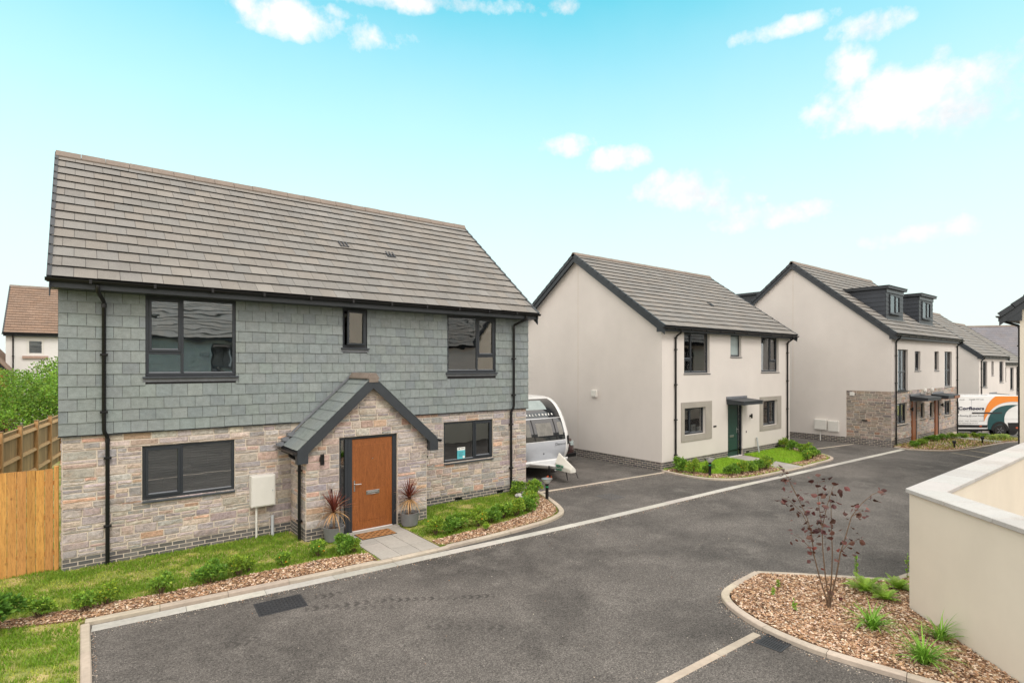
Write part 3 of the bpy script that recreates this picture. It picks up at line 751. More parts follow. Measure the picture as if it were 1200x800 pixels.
        l = MB()      # lead soakers where the porch roof meets the wall
        for k in range(3):
            xx = cx + sg * (e_x + .05 - k * .11); zz = e_z + .005 + k * .10
            l.prism([(xx - .075, zz - .02), (xx + .02, zz - .045), (xx + .075, zz + .0), (xx + .07, zz + .06), (xx + .0, zz + .045), (xx - .07, zz + .03)], -.16 - .01 * k, -.047, 'y')
        l.build('flashing', 'lead', h, smooth=True)
    # front door set
    yd = yf + .07
    lf0, lf1 = 4.965, 5.915
    d = MB(); d.box(lf0, yd, .06, lf1, yd + .045, dt - .07, 0, (1, 1, 1))
    d.box(lf0 + .16, yd - .006, .25, lf1 - .16, yd, 1.0 - .02, 0, (.94,) * 3); d.box(lf0 + .16, yd - .006, 1.0 - .02, lf1 - .16, yd, 1.93, 0, (.94,) * 3)
    dd = d.build('front_door', 'oak', h, bevel=.005)
    f = MB()
    f.box(dl + .004, yd - .02, .0, dl + .055, yd + .07, dt - .004); f.box(4.795, yd - .02, .0, lf0 - .004, yd + .07, dt - .06); f.box(lf1 + .004, yd - .02, 0, dr - .004, yd + .07, dt - .06)
    f.box(dl + .055, yd - .021, dt - .06, dr - .004, yd + .07, dt - .004); f.box(dl + .055, yd - .02, 0, 4.795, yd + .07, .10)
    f.box(4.86, yd - .03, .0, 4.90, yd - .02, dt - .06)
    f.build('door_frame', 'anth', dd, bevel=.004)
    p = MB(); p.box(dl + .055, yd + .02, .10, 4.795, yd + .032, dt - .06); p.build('sidelight', 'glass', dd)
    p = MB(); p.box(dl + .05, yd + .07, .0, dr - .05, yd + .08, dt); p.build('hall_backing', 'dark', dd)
    p = MB(); p.box(lf0, yd - .05, .015, lf1, yd + .045, .058); p.build('threshold', 'aluthresh', dd, bevel=.004)
    p = MB(); p.box(lf0 + .035, yd - .014, .93, lf0 + .065, yd - .004, 1.17); p.tube([(lf0 + .05, yd - .01, 1.09), (lf0 + .05, yd - .055, 1.09), (lf0 + .065, yd - .06, 1.09), (lf0 + .19, yd - .06, 1.085)], .010, 8); p.tube([(lf0 + .05, yd - .02, .985), (lf0 + .05, yd - .006, .985)], .012, 8)
    p.build('handle', 'steel', dd, smooth=True)
    p = MB(); z = .865; a = 5.29; p.box(a, yd - .018, z - .045, a + .31, yd - .006, z + .045); p.box(a + .03, yd - .026, z - .028, a + .28, yd - .018, z + .016); p.tube([(a + .1, yd - .03, z - .034), (a + .21, yd - .03, z - .034)], .006, 6)
    p.build('letter_plate', 'steel', dd, bevel=.004)
    p = MB(); p.lathe([(.012, 0), (.012, .008)], 10, ((lf0 + lf1) / 2, yd - .014, 1.62), axis='y'); p.build('spyhole', 'steel', dd)
    # wall lamp, bell, meter box, conduit
    l = MB(); x = 4.25; l.tube([(x, yf - .105, 1.62), (x, yf - .105, 1.84)], .042, 14); l.box(x - .03, yf - .07, 1.68, x + .03, yf + .0, 1.78)
    l.build('wall_lamp', 'black', h, smooth=True)
    l = MB(); l.box(4.46, yf - .035, 1.0, 4.49, yf - .0, 1.07); l.build('door_bell', 'black', h, bevel=.004)
    k = MB(); k.box(3.08, -.20, .72, 3.56, -.0, 1.375); k.box(3.10, -.212, .74, 3.54, -.2, 1.355)
    mb_ = k.build('meter_box', 'white_pl', h, bevel=.008)
    k = MB(); k.tube([(3.20, -.10, .03), (3.20, -.10, .72)], .022, 10); k.build('service_pipe', 'white_pl', mb_, smooth=True)
    k = MB(); k.box(3.49, -.212, 1.03, 3.505, -.222, 1.06); k.build('latch', 'grey_pl', mb_)
    k = MB(); k.tube([(3.52, -.12, .03), (3.525, -.09, .48)], .034, 10); k.build('cable_guard', 'grey_pl', h, smooth=True)
    return h
house_one()

# ================================================================== rendered houses
def render_house(root, W, D, ye, ze, yr, zr, holes, zfb, ov=(.25, .15), plinth=.30, wallmat='render', rev=.13, stone=None, vents=(), ztop=None, tile='rooftile', base=(1, 1, 1), bb=True, tw=.33, ga=.345, z0=-.4):
    zt = ze - .06
    ztw = plinth if stone is None else stone
    m = MB(); hs = [q for q in holes]
    wall_front(m, 0, W, ztw, zfb + .05, [(a, b, max(c, ztw), d) for a, b, c, d in hs if d > ztw], 0, rev)
    sl = (zr - ze) / (yr - ye); zg0 = ze - .14 + sl * (0 - ye); zga = zr - .14
    for x in (0., W): m.add([(x, 0, ztw), (x, D, ztw), (x, D, zg0), (x, yr, zga), (x, 0, zg0)], [(0, 1, 2, 3, 4)])
    m.add([(0, D, ztw), (W, D, ztw), (W, D, zg0), (0, D, zg0)], [(0, 1, 2, 3)])
    m.build('wall', wallmat, root, recalc=False)
    i = .018
    p = MB(); wall_front(p, i, W - i, z0, ztw, [(a, b, max(c, z0), min(d, ztw)) for a, b, c, d in hs if c < ztw], i, rev)
    for x in (i, W - i): p.add([(x, i, z0), (x, D - i, z0), (x, D - i, ztw), (x, i, ztw)], [(0, 1, 2, 3)])
    p.add([(i, D - i, z0), (W - i, D - i, z0), (W - i, D - i, ztw), (i, D - i, ztw)], [(0, 1, 2, 3)])
    p.add([(0, 0, ztw), (W, 0, ztw), (W, D, ztw), (0, D, ztw)], [(0, 1, 2, 3)])
    po = p.build('plinth_wall', 'mortar', root, recalc=False)
    b = MB(); b.fr = frame((i, i, 0), (1, 0, 0), (0, 0, 1), (0, -1, 0)); ed = 0.
    for hh in sorted([q for q in hs if q[2] < plinth]) + [(W - 2 * i, W, 0, 0)]:      # one run of bricks between each pair of doors
        b = MB(); b.fr = frame((i, i, 0), (1, 0, 0), (0, 0, 1), (0, -1, 0)); brick_field(b, hh[0], plinth, BR, u0=ed); b.build('brick_plinth', 'brick', root, recalc=False); ed = hh[1]
    b = MB(); b.fr = frame((i, D - i, 0), (0, -1, 0), (0, 0, 1), (-1, 0, 0)); brick_field(b, D - 2 * i, plinth, BR); b.build('side_plinth', 'brick', root, recalc=False)
    roof(root, W, D, ye, ze, yr, zr, ov[0], ov[1], vents=vents, tile=tile, base=base, tw=tw, ga=ga)
    if bb:
        for x in (-ov[0] + .02, W + ov[1] - .04): bargeboard(root, x, .02, ye, ze, yr, zr, yw=0., zb=zfb - .03)
    for f in (0, 1):      # soffit below each verge
        yy = (lambda y: y) if not f else (lambda y: 2 * yr - y)
        for xa, xb in ((-ov[0] + .04, 0.), (W, W + ov[1] - .04)):
            sf = MB(); sf.add([(xa, yy(ye), ze - .20), (xb, yy(ye), ze - .20), (xb, yr, zr - .20), (xa, yr, zr - .20)], [(0, 1, 2, 3)]); sf.build('soffit', 'anth_board', root, recalc=False)
    eaves(root, -ov[0] + .03, W + ov[1] - .03, ye, ze, -.0, zfb)
    gutter(root, -ov[0] - .02, W + ov[1] + .02, ye - .012, ze - .075)
    interior(root, W, D, 2.55)
    return po
def surround(root, x0, x1, z0, z1, hole, y=0.):
    s = MB(); a, b, c, d = hole; t = .022
    s.box(x0, y - t, z0, x1, y, c); s.box(x0, y - t, d, x1, y, z1); s.box(x0, y - t, c, a, y, d); s.box(b, y - t, c, x1, y, d)
    return s.build('window_surround', 'surround', root, bevel=.004)
def canopy(root, x0, x1, z, dep=.72, wood=False):
    c = MB(); c.box(x0, -dep, z - .10, x1, -.01, z + .03); 
    c.prism([(-dep - .03, z + .03), (-dep - .03, z + .045), (-.01, z + .11), (-.01, z + .03)], x0 - .03, x1 + .03, 'x')
    co = c.build('door_canopy', 'anth_board', root, bevel=.006)
    f = MB(); f.box(x0 - .03, -.04, z + .112, x1 + .03, -.005, z + .20); f.build('flashing', 'lead', co)
    if wood:
        t = MB(); t.box(x0 + .02, -dep + .02, z - .13, x1 - .02, -.02, z - .101); t.box(x1 + .001, -dep, z - .10, x1 + .02, -.03, z + .02); t.box(x0 + 1.0, -dep - .02, z - .10, x1 + .02, -dep - .001, z + .025); t.build('timber_soffit', 'timber', co)
    return co
def small_lamp(root, x, z, y=-.0):
    l = MB(); l.tube([(x, y - .09, z - .09), (x, y - .09, z + .09)], .035, 10); l.box(x - .025, y - .06, z - .04, x + .025, y, z + .04); l.build('wall_lamp', 'black', root, smooth=True)

def house_two():
    W, D = 9.3, 8.3
    h = thing('detached_house', 'cream rendered house with dark green front door and flat canopy, beside the caravan', 'house', (15.99, 11.97, 0))
    holes = [(1.29, 2.93, 3.42, 4.93), (4.39, 5.20, 4.06, 4.93), (6.78, 8.30, 3.43, 4.93), (1.30, 2.64, 1.16, 2.14), (6.92, 8.13, 1.13, 2.19), (4.20, 5.29, .05, 2.17)]
    render_house(h, W, D, -.28, 5.096, 4.16, 8.24, holes, 4.90, (.25, .15), plinth=.31, vents=[(5.15, 2.0)])
    y = .10
    w = window(h, *holes[0], y, [(.34, [(.3, 0), (.7, 1)]), (.66, [(1, 0)])], sd=.13)
    curtain(w, 2.42, 2.84, 3.5, 4.86, .24); curtain(w, 1.36, 1.6, 3.5, 4.86, .24)
    window(h, *holes[1], y, [(1, [(1, 0)])], sd=.13, glass='glass_obs')
    w = window(h, *holes[2], y, [(.6, [(1, 0)]), (.4, [(.28, 0), (.72, 1)])], sd=.13)
    curtain(w, 7.9, 8.2, 3.5, 4.85, .28)
    w = window(h, *holes[3], y, [(.36, [(1, 1)]), (.64, [(1, 0)])], sd=.12, sillx=0)
    g = MB(); g.box(1.98, y + .03, 1.24, 2.20, y + .04, 1.50); g.box(2.34, y + .03, 1.24, 2.53, y + .04, 1.40)
    for (a, b, c, d) in ((2.02, 2.16, 1.40, 1.42), (2.02, 2.13, 1.36, 1.375), (2.02, 2.15, 1.32, 1.335), (2.38, 2.49, 1.33, 1.35)): g.box(a, y + .026, c, b, y + .0295, d, 1)
    g.build('notice', ['card_white', 'greyink'], w)
    curtain(w, 2.3, 2.55, 1.5, 2.08, .26)
    w = window(h, *holes[4], y, [(.55, [(1, 0)]), (.45, [(1, 1)])], sd=.12, sillx=0)
    curtain(w, 7.75, 8.08, 1.2, 2.12, .28)
    surround(h, 1.10, 3.06, .92, 2.36, holes[3]); surround(h, 6.65, 8.50, .93, 2.37, holes[4])
    # door
    yd = .06
    d = MB(); d.box(4.26, yd, .08, 5.0, yd + .045, 2.11)
    for z0, z1 in ((.2, .75), (.8, 1.0), (1.06, 1.5), (1.55, 2.0)): d.box(4.36, yd - .006, z0, 4.90, yd, z1)
    dd = d.build('front_door', 'greendoor', h, bevel=.004)
    f = MB(); f.box(4.205, yd - .02, .05, 4.255, yd + .07, 2.165); f.box(5.005, yd - .02, .05, 5.06, yd + .07, 2.11); f.box(5.235, yd - .02, .05, 5.285, yd + .07, 2.165); f.box(4.255, yd - .021, 2.115, 5.235, yd + .07, 2.165)
    f.build('door_frame', 'anth', dd, bevel=.004)
    p = MB(); p.box(5.06, yd + .02, .05, 5.235, yd + .03, 2.11); p.build('sidelight', 'glass', dd)
    p = MB(); p.box(4.2, yd - .04, .03, 5.29, yd + .05, .075); p.build('threshold', 'aluthresh', dd)
    p = MB(); p.box(4.92, yd - .012, .98, 4.955, yd - .002, 1.2); p.tube([(4.94, yd - .02, 1.13), (4.94, yd - .05, 1.13), (4.82, yd - .05, 1.13)], .01, 8); p.build('handle', 'steel', dd, smooth=True)
    p = MB(); p.box(4.42, yd - .02, .83, 4.70, yd - .007, .92); p.build('letter_plate', 'steel', dd, bevel=.004)
    canopy(h, 4.10, 5.55, 2.27)
    small_lamp(h, 5.85, 1.62)
    l = MB(); l.box(5.55, -.02, .95, 5.58, 0, 1.02); l.build('door_bell', 'black', h)
    l = MB(); l.box(3.18, -.012, 1.33, 3.38, 0, 1.39); l.build('name_plate', 'black', h, bevel=.003)
    for x in (.72, 9.0): downpipe(h, x, -.055, 4.98, .02, -.29)
    a = MB(); a.box(-.09, 3.05, 2.47, 0, 3.33, 2.73); a.box(-.1, 3.08, 2.5, -.09, 3.3, 2.7); a.build('alarm_box', 'white_pl', h, bevel=.012)
    a = MB(); a.tube([(6.35, -.14, .05), (6.33, -.05, .7)], .03, 8); a.build('cable_guard', 'grey_pl', h, smooth=True)
    for x in (2.6, 5.6, 8.0):
        q = MB(); q.box(x, .0, .13, x + .215, .012, .19); q.build('air_brick', 'black', h)
    q = MB(); q.box(-.004, 4.12, .31, -.0005, 4.135, 8.05); q.build('movement_joint', 'mortar', h)
    return h
house_two()

def dormer(h, x0, x1, y0, z0, zt, ye, ze, sl, back=False):
    yb = ye + (zt - ze) / sl
    m = MB(); rz = lambda y: ze + (y - ye) * sl - .02
    n = 7; t = .02
    # cheeks and front in overlapping boards
    for i in range(n):
        za, zb = z0 + (zt - z0) * i / n, z0 + (zt - z0) * (i + 1) / n
        for x, s in ((x0, -1), (x1, 1)):
            ya, yb_ = y0, min(yb, ye + (zb - ze) / sl)
            ylo = max(y0, ye + (za - ze) / sl)
            m.add([(x + s * t, y0, za), (x + s * t, ylo, za), (x, yb_, zb), (x, y0, zb), (x, y0, za), (x, ylo, za)], [(0, 1, 2, 3), (0, 4, 5, 1)])
    for i in range(n):
        za, zb = z0 + (zt - z0) * i / n, z0 + (zt - z0) * (i + 1) / n
        m.add([(x0 - t, y0 - t, za), (x1 + t, y0 - t, za), (x1 + t, y0 - .004, zb), (x0 - t, y0 - .004, zb)], [(0, 1, 2, 3)], 1)
    m.box(x0, y0, z0 - .15, x1, y0 + .1, zt - .02)
    d = m.build('dormer', ['cladding', 'anth_board'], h, recalc=False)
    r = MB(); r.box(x0 - .14, y0 - .16, zt - .02, x1 + .14, yb + .2, zt + .10); r.box(x0 - .17, y0 - .19, zt + .10, x1 + .17, yb + .2, zt + .13)
    r.box(x0 - .03, y0 - .045, zt - .20, x1 + .03, y0 - .022, zt - .02, 1)
    r.build('dormer_roof', ['anth_board', 'sillgrey'], d, bevel=.006)
    q = MB(); q.box(x0 - .05, y0 - .10, z0 - .04, x1 + .05, y0 - .02, z0 + .02); q.build('lead_apron', 'sillgrey', d)
    return d

def house_three():
    W, D = 10.14, 8.8
    h = thing('semi_detached_house', 'tall cream and stone house with two dark roof dormers and twin door canopies', 'house', (28.86, 9.1, 0))
    ye, ze, yr, zr = -.22, 5.17, 4.40, 9.0
    holes = [(.74, 2.10, 2.52, 4.45), (3.06, 3.88, 3.46, 4.40), (6.07, 6.80, 3.45, 4.44), (7.80, 9.10, 2.56, 4.46),
             (.74, 2.02, .97, 1.95), (7.80, 8.98, 1.0, 1.80), (2.62, 3.46, .06, 1.98), (6.10, 6.92, .06, 1.98), (3.94, 4.56, 1.05, 1.84), (5.36, 5.95, 1.02, 1.80)]
    render_house(h, W, D, ye, ze, yr, zr, holes, 4.92, (.15, .15), plinth=.29, stone=2.52, z0=-1.)
    s = MB(); i = .018; s.fr = frame((0, i, 0), (1, 0, 0), (0, 0, 1), (0, -1, 0)); stone_field(s, 0, W, .29, 2.51, holes, scale=.85)
    s.build('stone_cladding', 'stone', h, recalc=False)
    s = MB(); s.fr = frame((i, 1.875, 0), (0, -1, 0), (0, 0, 1), (-1, 0, 0)); stone_field(s, 0, 1.86, .29, 2.51, pal=STONES_DK, scale=.75); s.build('side_stone', 'stone', h, recalc=False)
    q = MB(); q.box(-.012, 1.88, .29, .05, D, 2.53); q.build('side_render', 'render', h)     # the rest of the gable is rendered down to the plinth
    y = .09
    for a in (0, 3):
        window(h, *holes[a], y, [(.5, [(.45, 0), (.55, 0)]), (.5, [(.45, 0), (.55, 0)])], sd=.12, fw=.05)
    w = window(h, *holes[1], y, [(1, [(1, 1)])], sd=.12); w = window(h, *holes[2], y, [(1, [(1, 0)])], sd=.12)
    for a in (4, 5):
        w = window(h, *holes[a], y, [(.5, [(1, 0)]), (.5, [(1, 1)])], sd=.12)
        curtain(w, holes[a][1] - .35, holes[a][1] - .05, holes[a][2] + .06, holes[a][3] - .06, .26)
    for a in (8, 9): window(h, *holes[a], y, [(1, [(1, 0)])], sd=.12)
    for a in (6, 7):
        x0, x1, z0, z1 = holes[a]
        d = MB(); d.box(x0 + .05, .05, z0, x1 - .05, .095, z1 - .05)
        for k in (.3, .6, .9, 1.2, 1.5): d.box(x0 + .14, .044, z0 + k, x1 - .14, .05, z0 + k + .22)
        dd = d.build('front_door', 'timber', h, bevel=.004)
        f = MB(); f.box(x0, .03, z0, x0 + .05, .11, z1); f.box(x1 - .05, .03, z0, x1, .11, z1); f.box(x0 + .05, .029, z1 - .05, x1 - .05, .11, z1); f.build('door_frame', 'anth', dd)
        f = MB(); f.tube([(x1 - .12, .03, z0 + 1.0), (x1 - .12, .01, z0 + 1.0), (x1 - .24, .01, z0 + 1.0)], .01, 6); f.build('handle', 'steel', dd, smooth=True)
        # timber jamb lining that shows orange from the street
        f = MB(); f.box(x0 - .02, -.05, .0, x0 + .03, .028, z1); f.build('door_post', 'timber', dd)
    canopy(h, 2.35, 4.35, 2.13); canopy(h, 5.55, 7.45, 2.13, wood=True)
    for x in (2.45, 7.15): small_lamp(h, x, 1.62, -.0)
    for x in (3.9, 5.0):
        f = MB(); f.tube([(x, -.005, 2.33), (x, -.16, 2.33), (x, -.18, 2.45)], .06, 10); f.lathe([(.085, 0), (.085, .10), (.05, .16)], 12, (x, -.18, 2.42)); f.build('flue_terminal', 'white_pl', h, smooth=True)
    for x in (.38, 9.92): downpipe(h, x, -.055, 5.06, -.1, -.23)
    sl = (zr - ze) / (yr - ye)
    for x0 in (1.64, 6.36):
        dormer(h, x0, x0 + 2.28, .76, 5.93, 7.42, ye, ze, sl)
        w = window(h, x0 + .40, x0 + 1.72, 6.22, 7.16, .70, [(.5, [(1, 0)]), (.5, [(1, 1)])], sd=.1)
        curtain(w, x0 + .5, x0 + .85, 6.28, 7.1, .92); curtain(w, x0 + 1.15, x0 + 1.5, 6.28, 7.1, .92)
        b = MB(); b.box(x0 + .3, 1.1, 6.0, x0 + 1.9, 1.12, 7.4); b.build('reveal_backing', 'interior', w)
    # a dormer on the rear slope, its flat roof just clears the verge
    m = MB(); m.box(.5, 6.5, 6.6, 3.2, 8.3, 7.6); m.box(.35, 6.3, 7.6, 3.35, 8.45, 7.74); m.build('rear_dormer', 'anth_board', h, bevel=.01)
    # gable services
    for a, b, c, d, pole in ((2.72, 3.36, .56, 1.04, 1), (2.0, 2.0, 0, 0, 0)):
        if not pole: continue
    k = MB(); k.box(-.16, 2.72, .55, -.013, 3.28, 1.05); k.box(-.168, 2.75, .58, -.16, 3.25, 1.02); mb_ = k.build('meter_box', 'white_pl', h, bevel=.008)
    k = MB(); k.tube([(-.08, 3.02, .02), (-.08, 3.02, .55)], .025, 8); k.build('service_pipe', 'white_pl', mb_)
    k = MB(); k.box(-.12, 2.18, .50, -.013, 2.66, 1.02); k.box(-.128, 2.21, .53, -.12, 2.63, .99); k.build('meter_box', 'white_pl', h, bevel=.008)
    k = MB(); k.box(-.05, 1.52, 2.27, .01, 1.72, 2.44); k.build('alarm_box', 'white_pl', h, bevel=.01)
    k = MB(); k.box(-.022, .98, 1.11, .0, 1.2, 1.17); k.build('air_brick', 'black', h)
    q = MB(); q.box(-.004, 4.38, 2.53, -.0005, 4.395, 8.8); q.build('movement_joint', 'mortar', h)
    return h
house_three()

def terrace(name, label, loc, W, D, ye, ze, yr, zr, holes, rz=0., tile='rooftile', base=(1, 1, 1), wall='render', door=None, ov=(.15, .15), dps=(), can=None, tw=.6, ga=.345, zfb=None, z0=-1.5):
    h = thing(name, label, 'house', loc, rz)
    render_house(h, W, D, ye, ze, yr, zr, holes, zfb or ze - .2, ov, plinth=.29, wallmat=wall, tile=tile, base=base, tw=tw, ga=ga, z0=z0)
    for i, q in enumerate(holes):
        if q[2] < .2: continue
        if q[1] - q[0] > 1.0: w = window(h, *q, .09, [(.5, [(1, 0)]), (.5, [(1, 1)])], sd=.12); curtain(w, q[0] + .08, q[0] + .4, q[2] + .07, q[3] - .07, .3)
        else: window(h, *q, .09, [(1, [(1, 0)])], sd=.12)
    for q in holes:
        if q[2] < .2:
            d = MB(); d.box(q[0] + .05, .05, q[2], q[1] - .05, .095, q[3] - .05); dd = d.build('front_door', 'greendoor', h, bevel=.004)
            f = MB(); f.box(q[0], .03, q[2], q[0] + .05, .11, q[3]); f.box(q[1] - .05, .03, q[2], q[1], .11, q[3]); f.box(q[0] + .05, .03, q[3] - .05, q[1] - .05, .11, q[3]); f.build('door_frame', 'anth', dd)
    for x in dps: downpipe(h, x, -.055, ze - .1, .0, ye)
    if can: canopy(h, *can)
    return h
terrace('terraced_house', 'cream house directly behind the white van, its gable edged with a dark bargeboard', (47.4, 9.9, -.75), 7.4, 8.2, -.22, 5.13, 4.1, 8.6,
        [(.95, 2.15, 2.95, 4.75), (3.3, 3.95, 3.75, 4.75), (5.6, 6.8, 3.2, 4.75), (3.2, 4.2, .1, 2.1), (.95, 2.15, .9, 2.1)], dps=(.4,), can=(2.7, 4.6, 2.35))
terrace('terraced_house', 'far cream house with a lower eaves line, right of the van roof', (55.0, 10.2, -1.2), 8.2, 8.2, -.22, 5.13, 4.1, 8.6,
        [(1.1, 1.75, 3.7, 4.75), (3.1, 4.3, 2.95, 4.75), (5.5, 6.7, 2.95, 4.75), (3.2, 4.2, .1, 2.1)], dps=(5.2,))
terrace('far_house', 'distant house closing the street end, with a broad blue-grey tiled roof', (69.45, 19.1, -2.0), 16., 9., -.25, 5.6, 4.5, 10.0,
        [(2, 3.2, 3.4, 4.8), (6, 7.2, 3.4, 4.8), (10, 11.2, 3.4, 4.8)], rz=math.radians(-54), tile='bluetile', tw=.5)
terrace('opposite_house', 'cream gable end with dark verge at the right edge of the picture', (36.5, 3.40, 0), 16., 8., -.42, 5.17, 4.0, 8.9,
        [(1, 2.3, 3.4, 4.8), (5.4, 6.7, 3.4, 4.8), (3.4, 4.4, .1, 2.1), (1, 2.3, 1., 2.1), (5.4, 6.7, 1., 2.1), (9.4, 10.7, 3.4, 4.8), (13.4, 14.7, 3.4, 4.8), (9.4, 10.7, 1., 2.1)], rz=PI, wall='render_warm', dps=(15.7,), ov=(.12, .12))
# the house across the road, seen in the reflections of the slate-hung front
def facing_house():
    h = thing('facing_house', 'slate-hung house across the road, mirrored in the upper windows of the porch house', 'house', (8.2, -8.2, 0), PI)
    W, D = 14.4, 7.
    holes = [(1, 2.6, 3.5, 4.9), (8, 9.6, 3.5, 4.9), (1, 2.6, 1.1, 2.2), (8, 9.6, 1.1, 2.2), (5, 6, .05, 2.1)]
    shell(h, W, D, 5.15, holes, 8.2, 3.5, 'mortar')
    s = MB(); s.fr = frame((0, -.02, 2.4), (1, 0, 0), (0, 0, 1), (0, -1, 0)); tile_field(s, W, 2.7, .27, .215, .02, lambda: tuple(1.7 * k for k in SL()), .008, [(a, b, c - 2.4, d - 2.4) for a, b, c, d in holes[:2]]); s.build('slate_cladding', 'slate', h, recalc=False)
    for q in holes[:4]: window(h, *q, .0, [(.4, [(1, 1)]), (.6, [(1, 0)])])
    d = MB(); d.box(5.04, .04, .05, 5.96, .09, 2.06); d.build('front_door', 'greendoor', h)
    roof(h, W, D, -.45, 5.22, 3.5, 8.5, .15, .15, base=(1.6, 1.6, 1.6)); eaves(h, -.1, W + .1, -.45, 5.22, -.03, 5.04); interior(h, W, D, 2.5)
facing_house()
terrace('facing_house', 'cream house across the road, mirrored in the upper window beside the long downpipe', (27., -9.5, 0), 11., 7., -.3, 5.17, 3.5, 8.4,
        [(1, 2.3, 3.4, 4.8), (7.4, 8.7, 3.4, 4.8), (4.4, 5.4, .1, 2.1), (1, 2.3, 1., 2.1), (7.4, 8.7, 1., 2.1)], rz=PI, base=(1.3, 1.3, 1.3))
# left background: white house with a tan roof, and the brick house beside it
def back_house():
    W, D = 8., 8.
    h = thing('white_house', 'small white rendered house with tan tiled roof behind the hedge', 'house', (-3.4, 43.0, 0))
    holes = [(.91, 1.69, 4.32, 5.25)]
    render_house(h, W, D, -.3, 5.62, 3.9, 8.75, holes, 5.40, (.12, .12), wallmat='render_white', tile='tantile', tw=.3, ga=.27, bb=False)
    w = window(h, *holes[0], .02, [(1, [(1, 0)])], sill=False, fw=.11)
    w.data.materials[0] = M['white_pl']
    s = MB(); s.box(.72, -.12, 4.12, 1.88, .1, 4.27); s.build('sill', pmat('pink stone sill', (.38, .27, .22), .9), w)
    downpipe(h, .32, -.055, 5.5, 0, -.3)
back_house()
def brick_house():
    h = thing('brick_house', 'orange brick gable at the far left picture edge behind the hedge', 'house', (-8.4, 40.5, 0))
    W, D = 5.1, 8.
    m = MB(); wall_front(m, 0, W, 0, 3.6, [], 0)
    for y in (0., D): m.add([(0, y, 3.6), (W, y, 3.6), (W / 2, y, 6.9)], [(0, 1, 2)])
    for x in (0., W): m.add([(x, 0, 0), (x, D, 0), (x, D, 3.6), (x, 0, 3.6)], [(0, 1, 2, 3)])
    m.build('wall', 'redbrick', h, recalc=False)
    r = MB()
    for sg in (-1, 1):
        r.prism([(W / 2, 7.0), (W / 2 + sg * (W / 2 + .25), 3.45), (W / 2 + sg * (W / 2 + .25), 3.3), (W / 2, 6.85)], -.15, D + .1, 'y')
    ro = r.build('roof', 'tantile', h)
    b = MB()
    for sg in (-1, 1): b.prism([(W / 2, 6.9), (W / 2 + sg * (W / 2 + .22), 3.4), (W / 2 + sg * (W / 2 + .22), 3.15), (W / 2, 6.6)], -.17, -.13 + sg * .002, 'y')
    b.build('bargeboard', 'black', h)
brick_house()

# ================================================================== ground, road, kerbs, beds
def gz(x):
    if x < 33: return 0.
    t = x - 33
    return -.06 * (t * t / 8 if t < 4 else t - 2)
def pip(p, poly):
    x, y = p; r = False; n = len(poly)
    for i in range(n):
        (x0, y0), (x1, y1) = poly[i], poly[(i + 1) % n]
        if (y0 > y) != (y1 > y) and x < (x1 - x0) * (y - y0) / (y1 - y0) + x0: r = not r
    return r
def grid_sheet(name, xs, ys, dz, mat):
    m = MB(); nx = len(xs)
    m.add([(x, y, gz(x) + dz) for y in ys for x in xs], [(j * nx + i, j * nx + i + 1, (j + 1) * nx + i + 1, (j + 1) * nx + i) for j in range(len(ys) - 1) for i in range(nx - 1)])
    return struct(m.build(name, mat, recalc=False))
grid_sheet('ground', [-900, -300, -60, 0, 20, 33, 35, 37, 45, 60, 90, 300, 900], [-900, -200, -30, 0, 20, 60, 200, 900], -.05, 'lawn')
grid_sheet('road', [.02, 10, 20, 30, 33, 34, 35, 36, 37, 40, 50, 60, 70, 90], [-30, 0, 20, 45], 0., 'asphalt')
def slab(name, poly, z0, z1, mat):
    bm = bmesh.new(); vs = [bm.verts.new((x, y, gz(x) + z1)) for x, y in poly]
    f = bm.faces.new(vs); f.normal_update()
    if f.normal.z < 0: f.normal_flip()
    top = bmesh.ops.triangulate(bm, faces=[f])
    vb = [bm.verts.new((x, y, gz(x) + z0)) for x, y in poly]
    n = len(poly)
    for i in range(n): bm.faces.new((vs[i], vs[(i + 1) % n], vb[(i + 1) % n], vb[i]))
    me = bpy.data.meshes.new(name); bm.to_mesh(me); bm.free(); me.materials.append(M[mat])
    ca = me.color_attributes.new('Col', 'FLOAT_COLOR', 'CORNER'); ca.data.foreach_set('color', [1.] * (4 * len(me.loops)))
    o = bpy.data.objects.new(name, me); COL.objects.link(o); return struct(o)
def smooth_line(pts, step=.08):
    P = [Vector((p[0], p[1], 0)) for p in pts]; out = []
    for i in range(len(P) - 1):
        p0, p1, p2, p3 = P[max(i - 1, 0)], P[i], P[i + 1], P[min(i + 2, len(P) - 1)]
        n = max(2, int((p2 - p1).length / step))
        for k in range(n):
            t = k / n
            out.append(.5 * ((2 * p1) + (p2 - p0) * t + (2 * p0 - 5 * p1 + 4 * p2 - p3) * t * t + (3 * p1 - p0 - 3 * p2 + p3) * t ** 3))
    out.append(P[-1]); return out
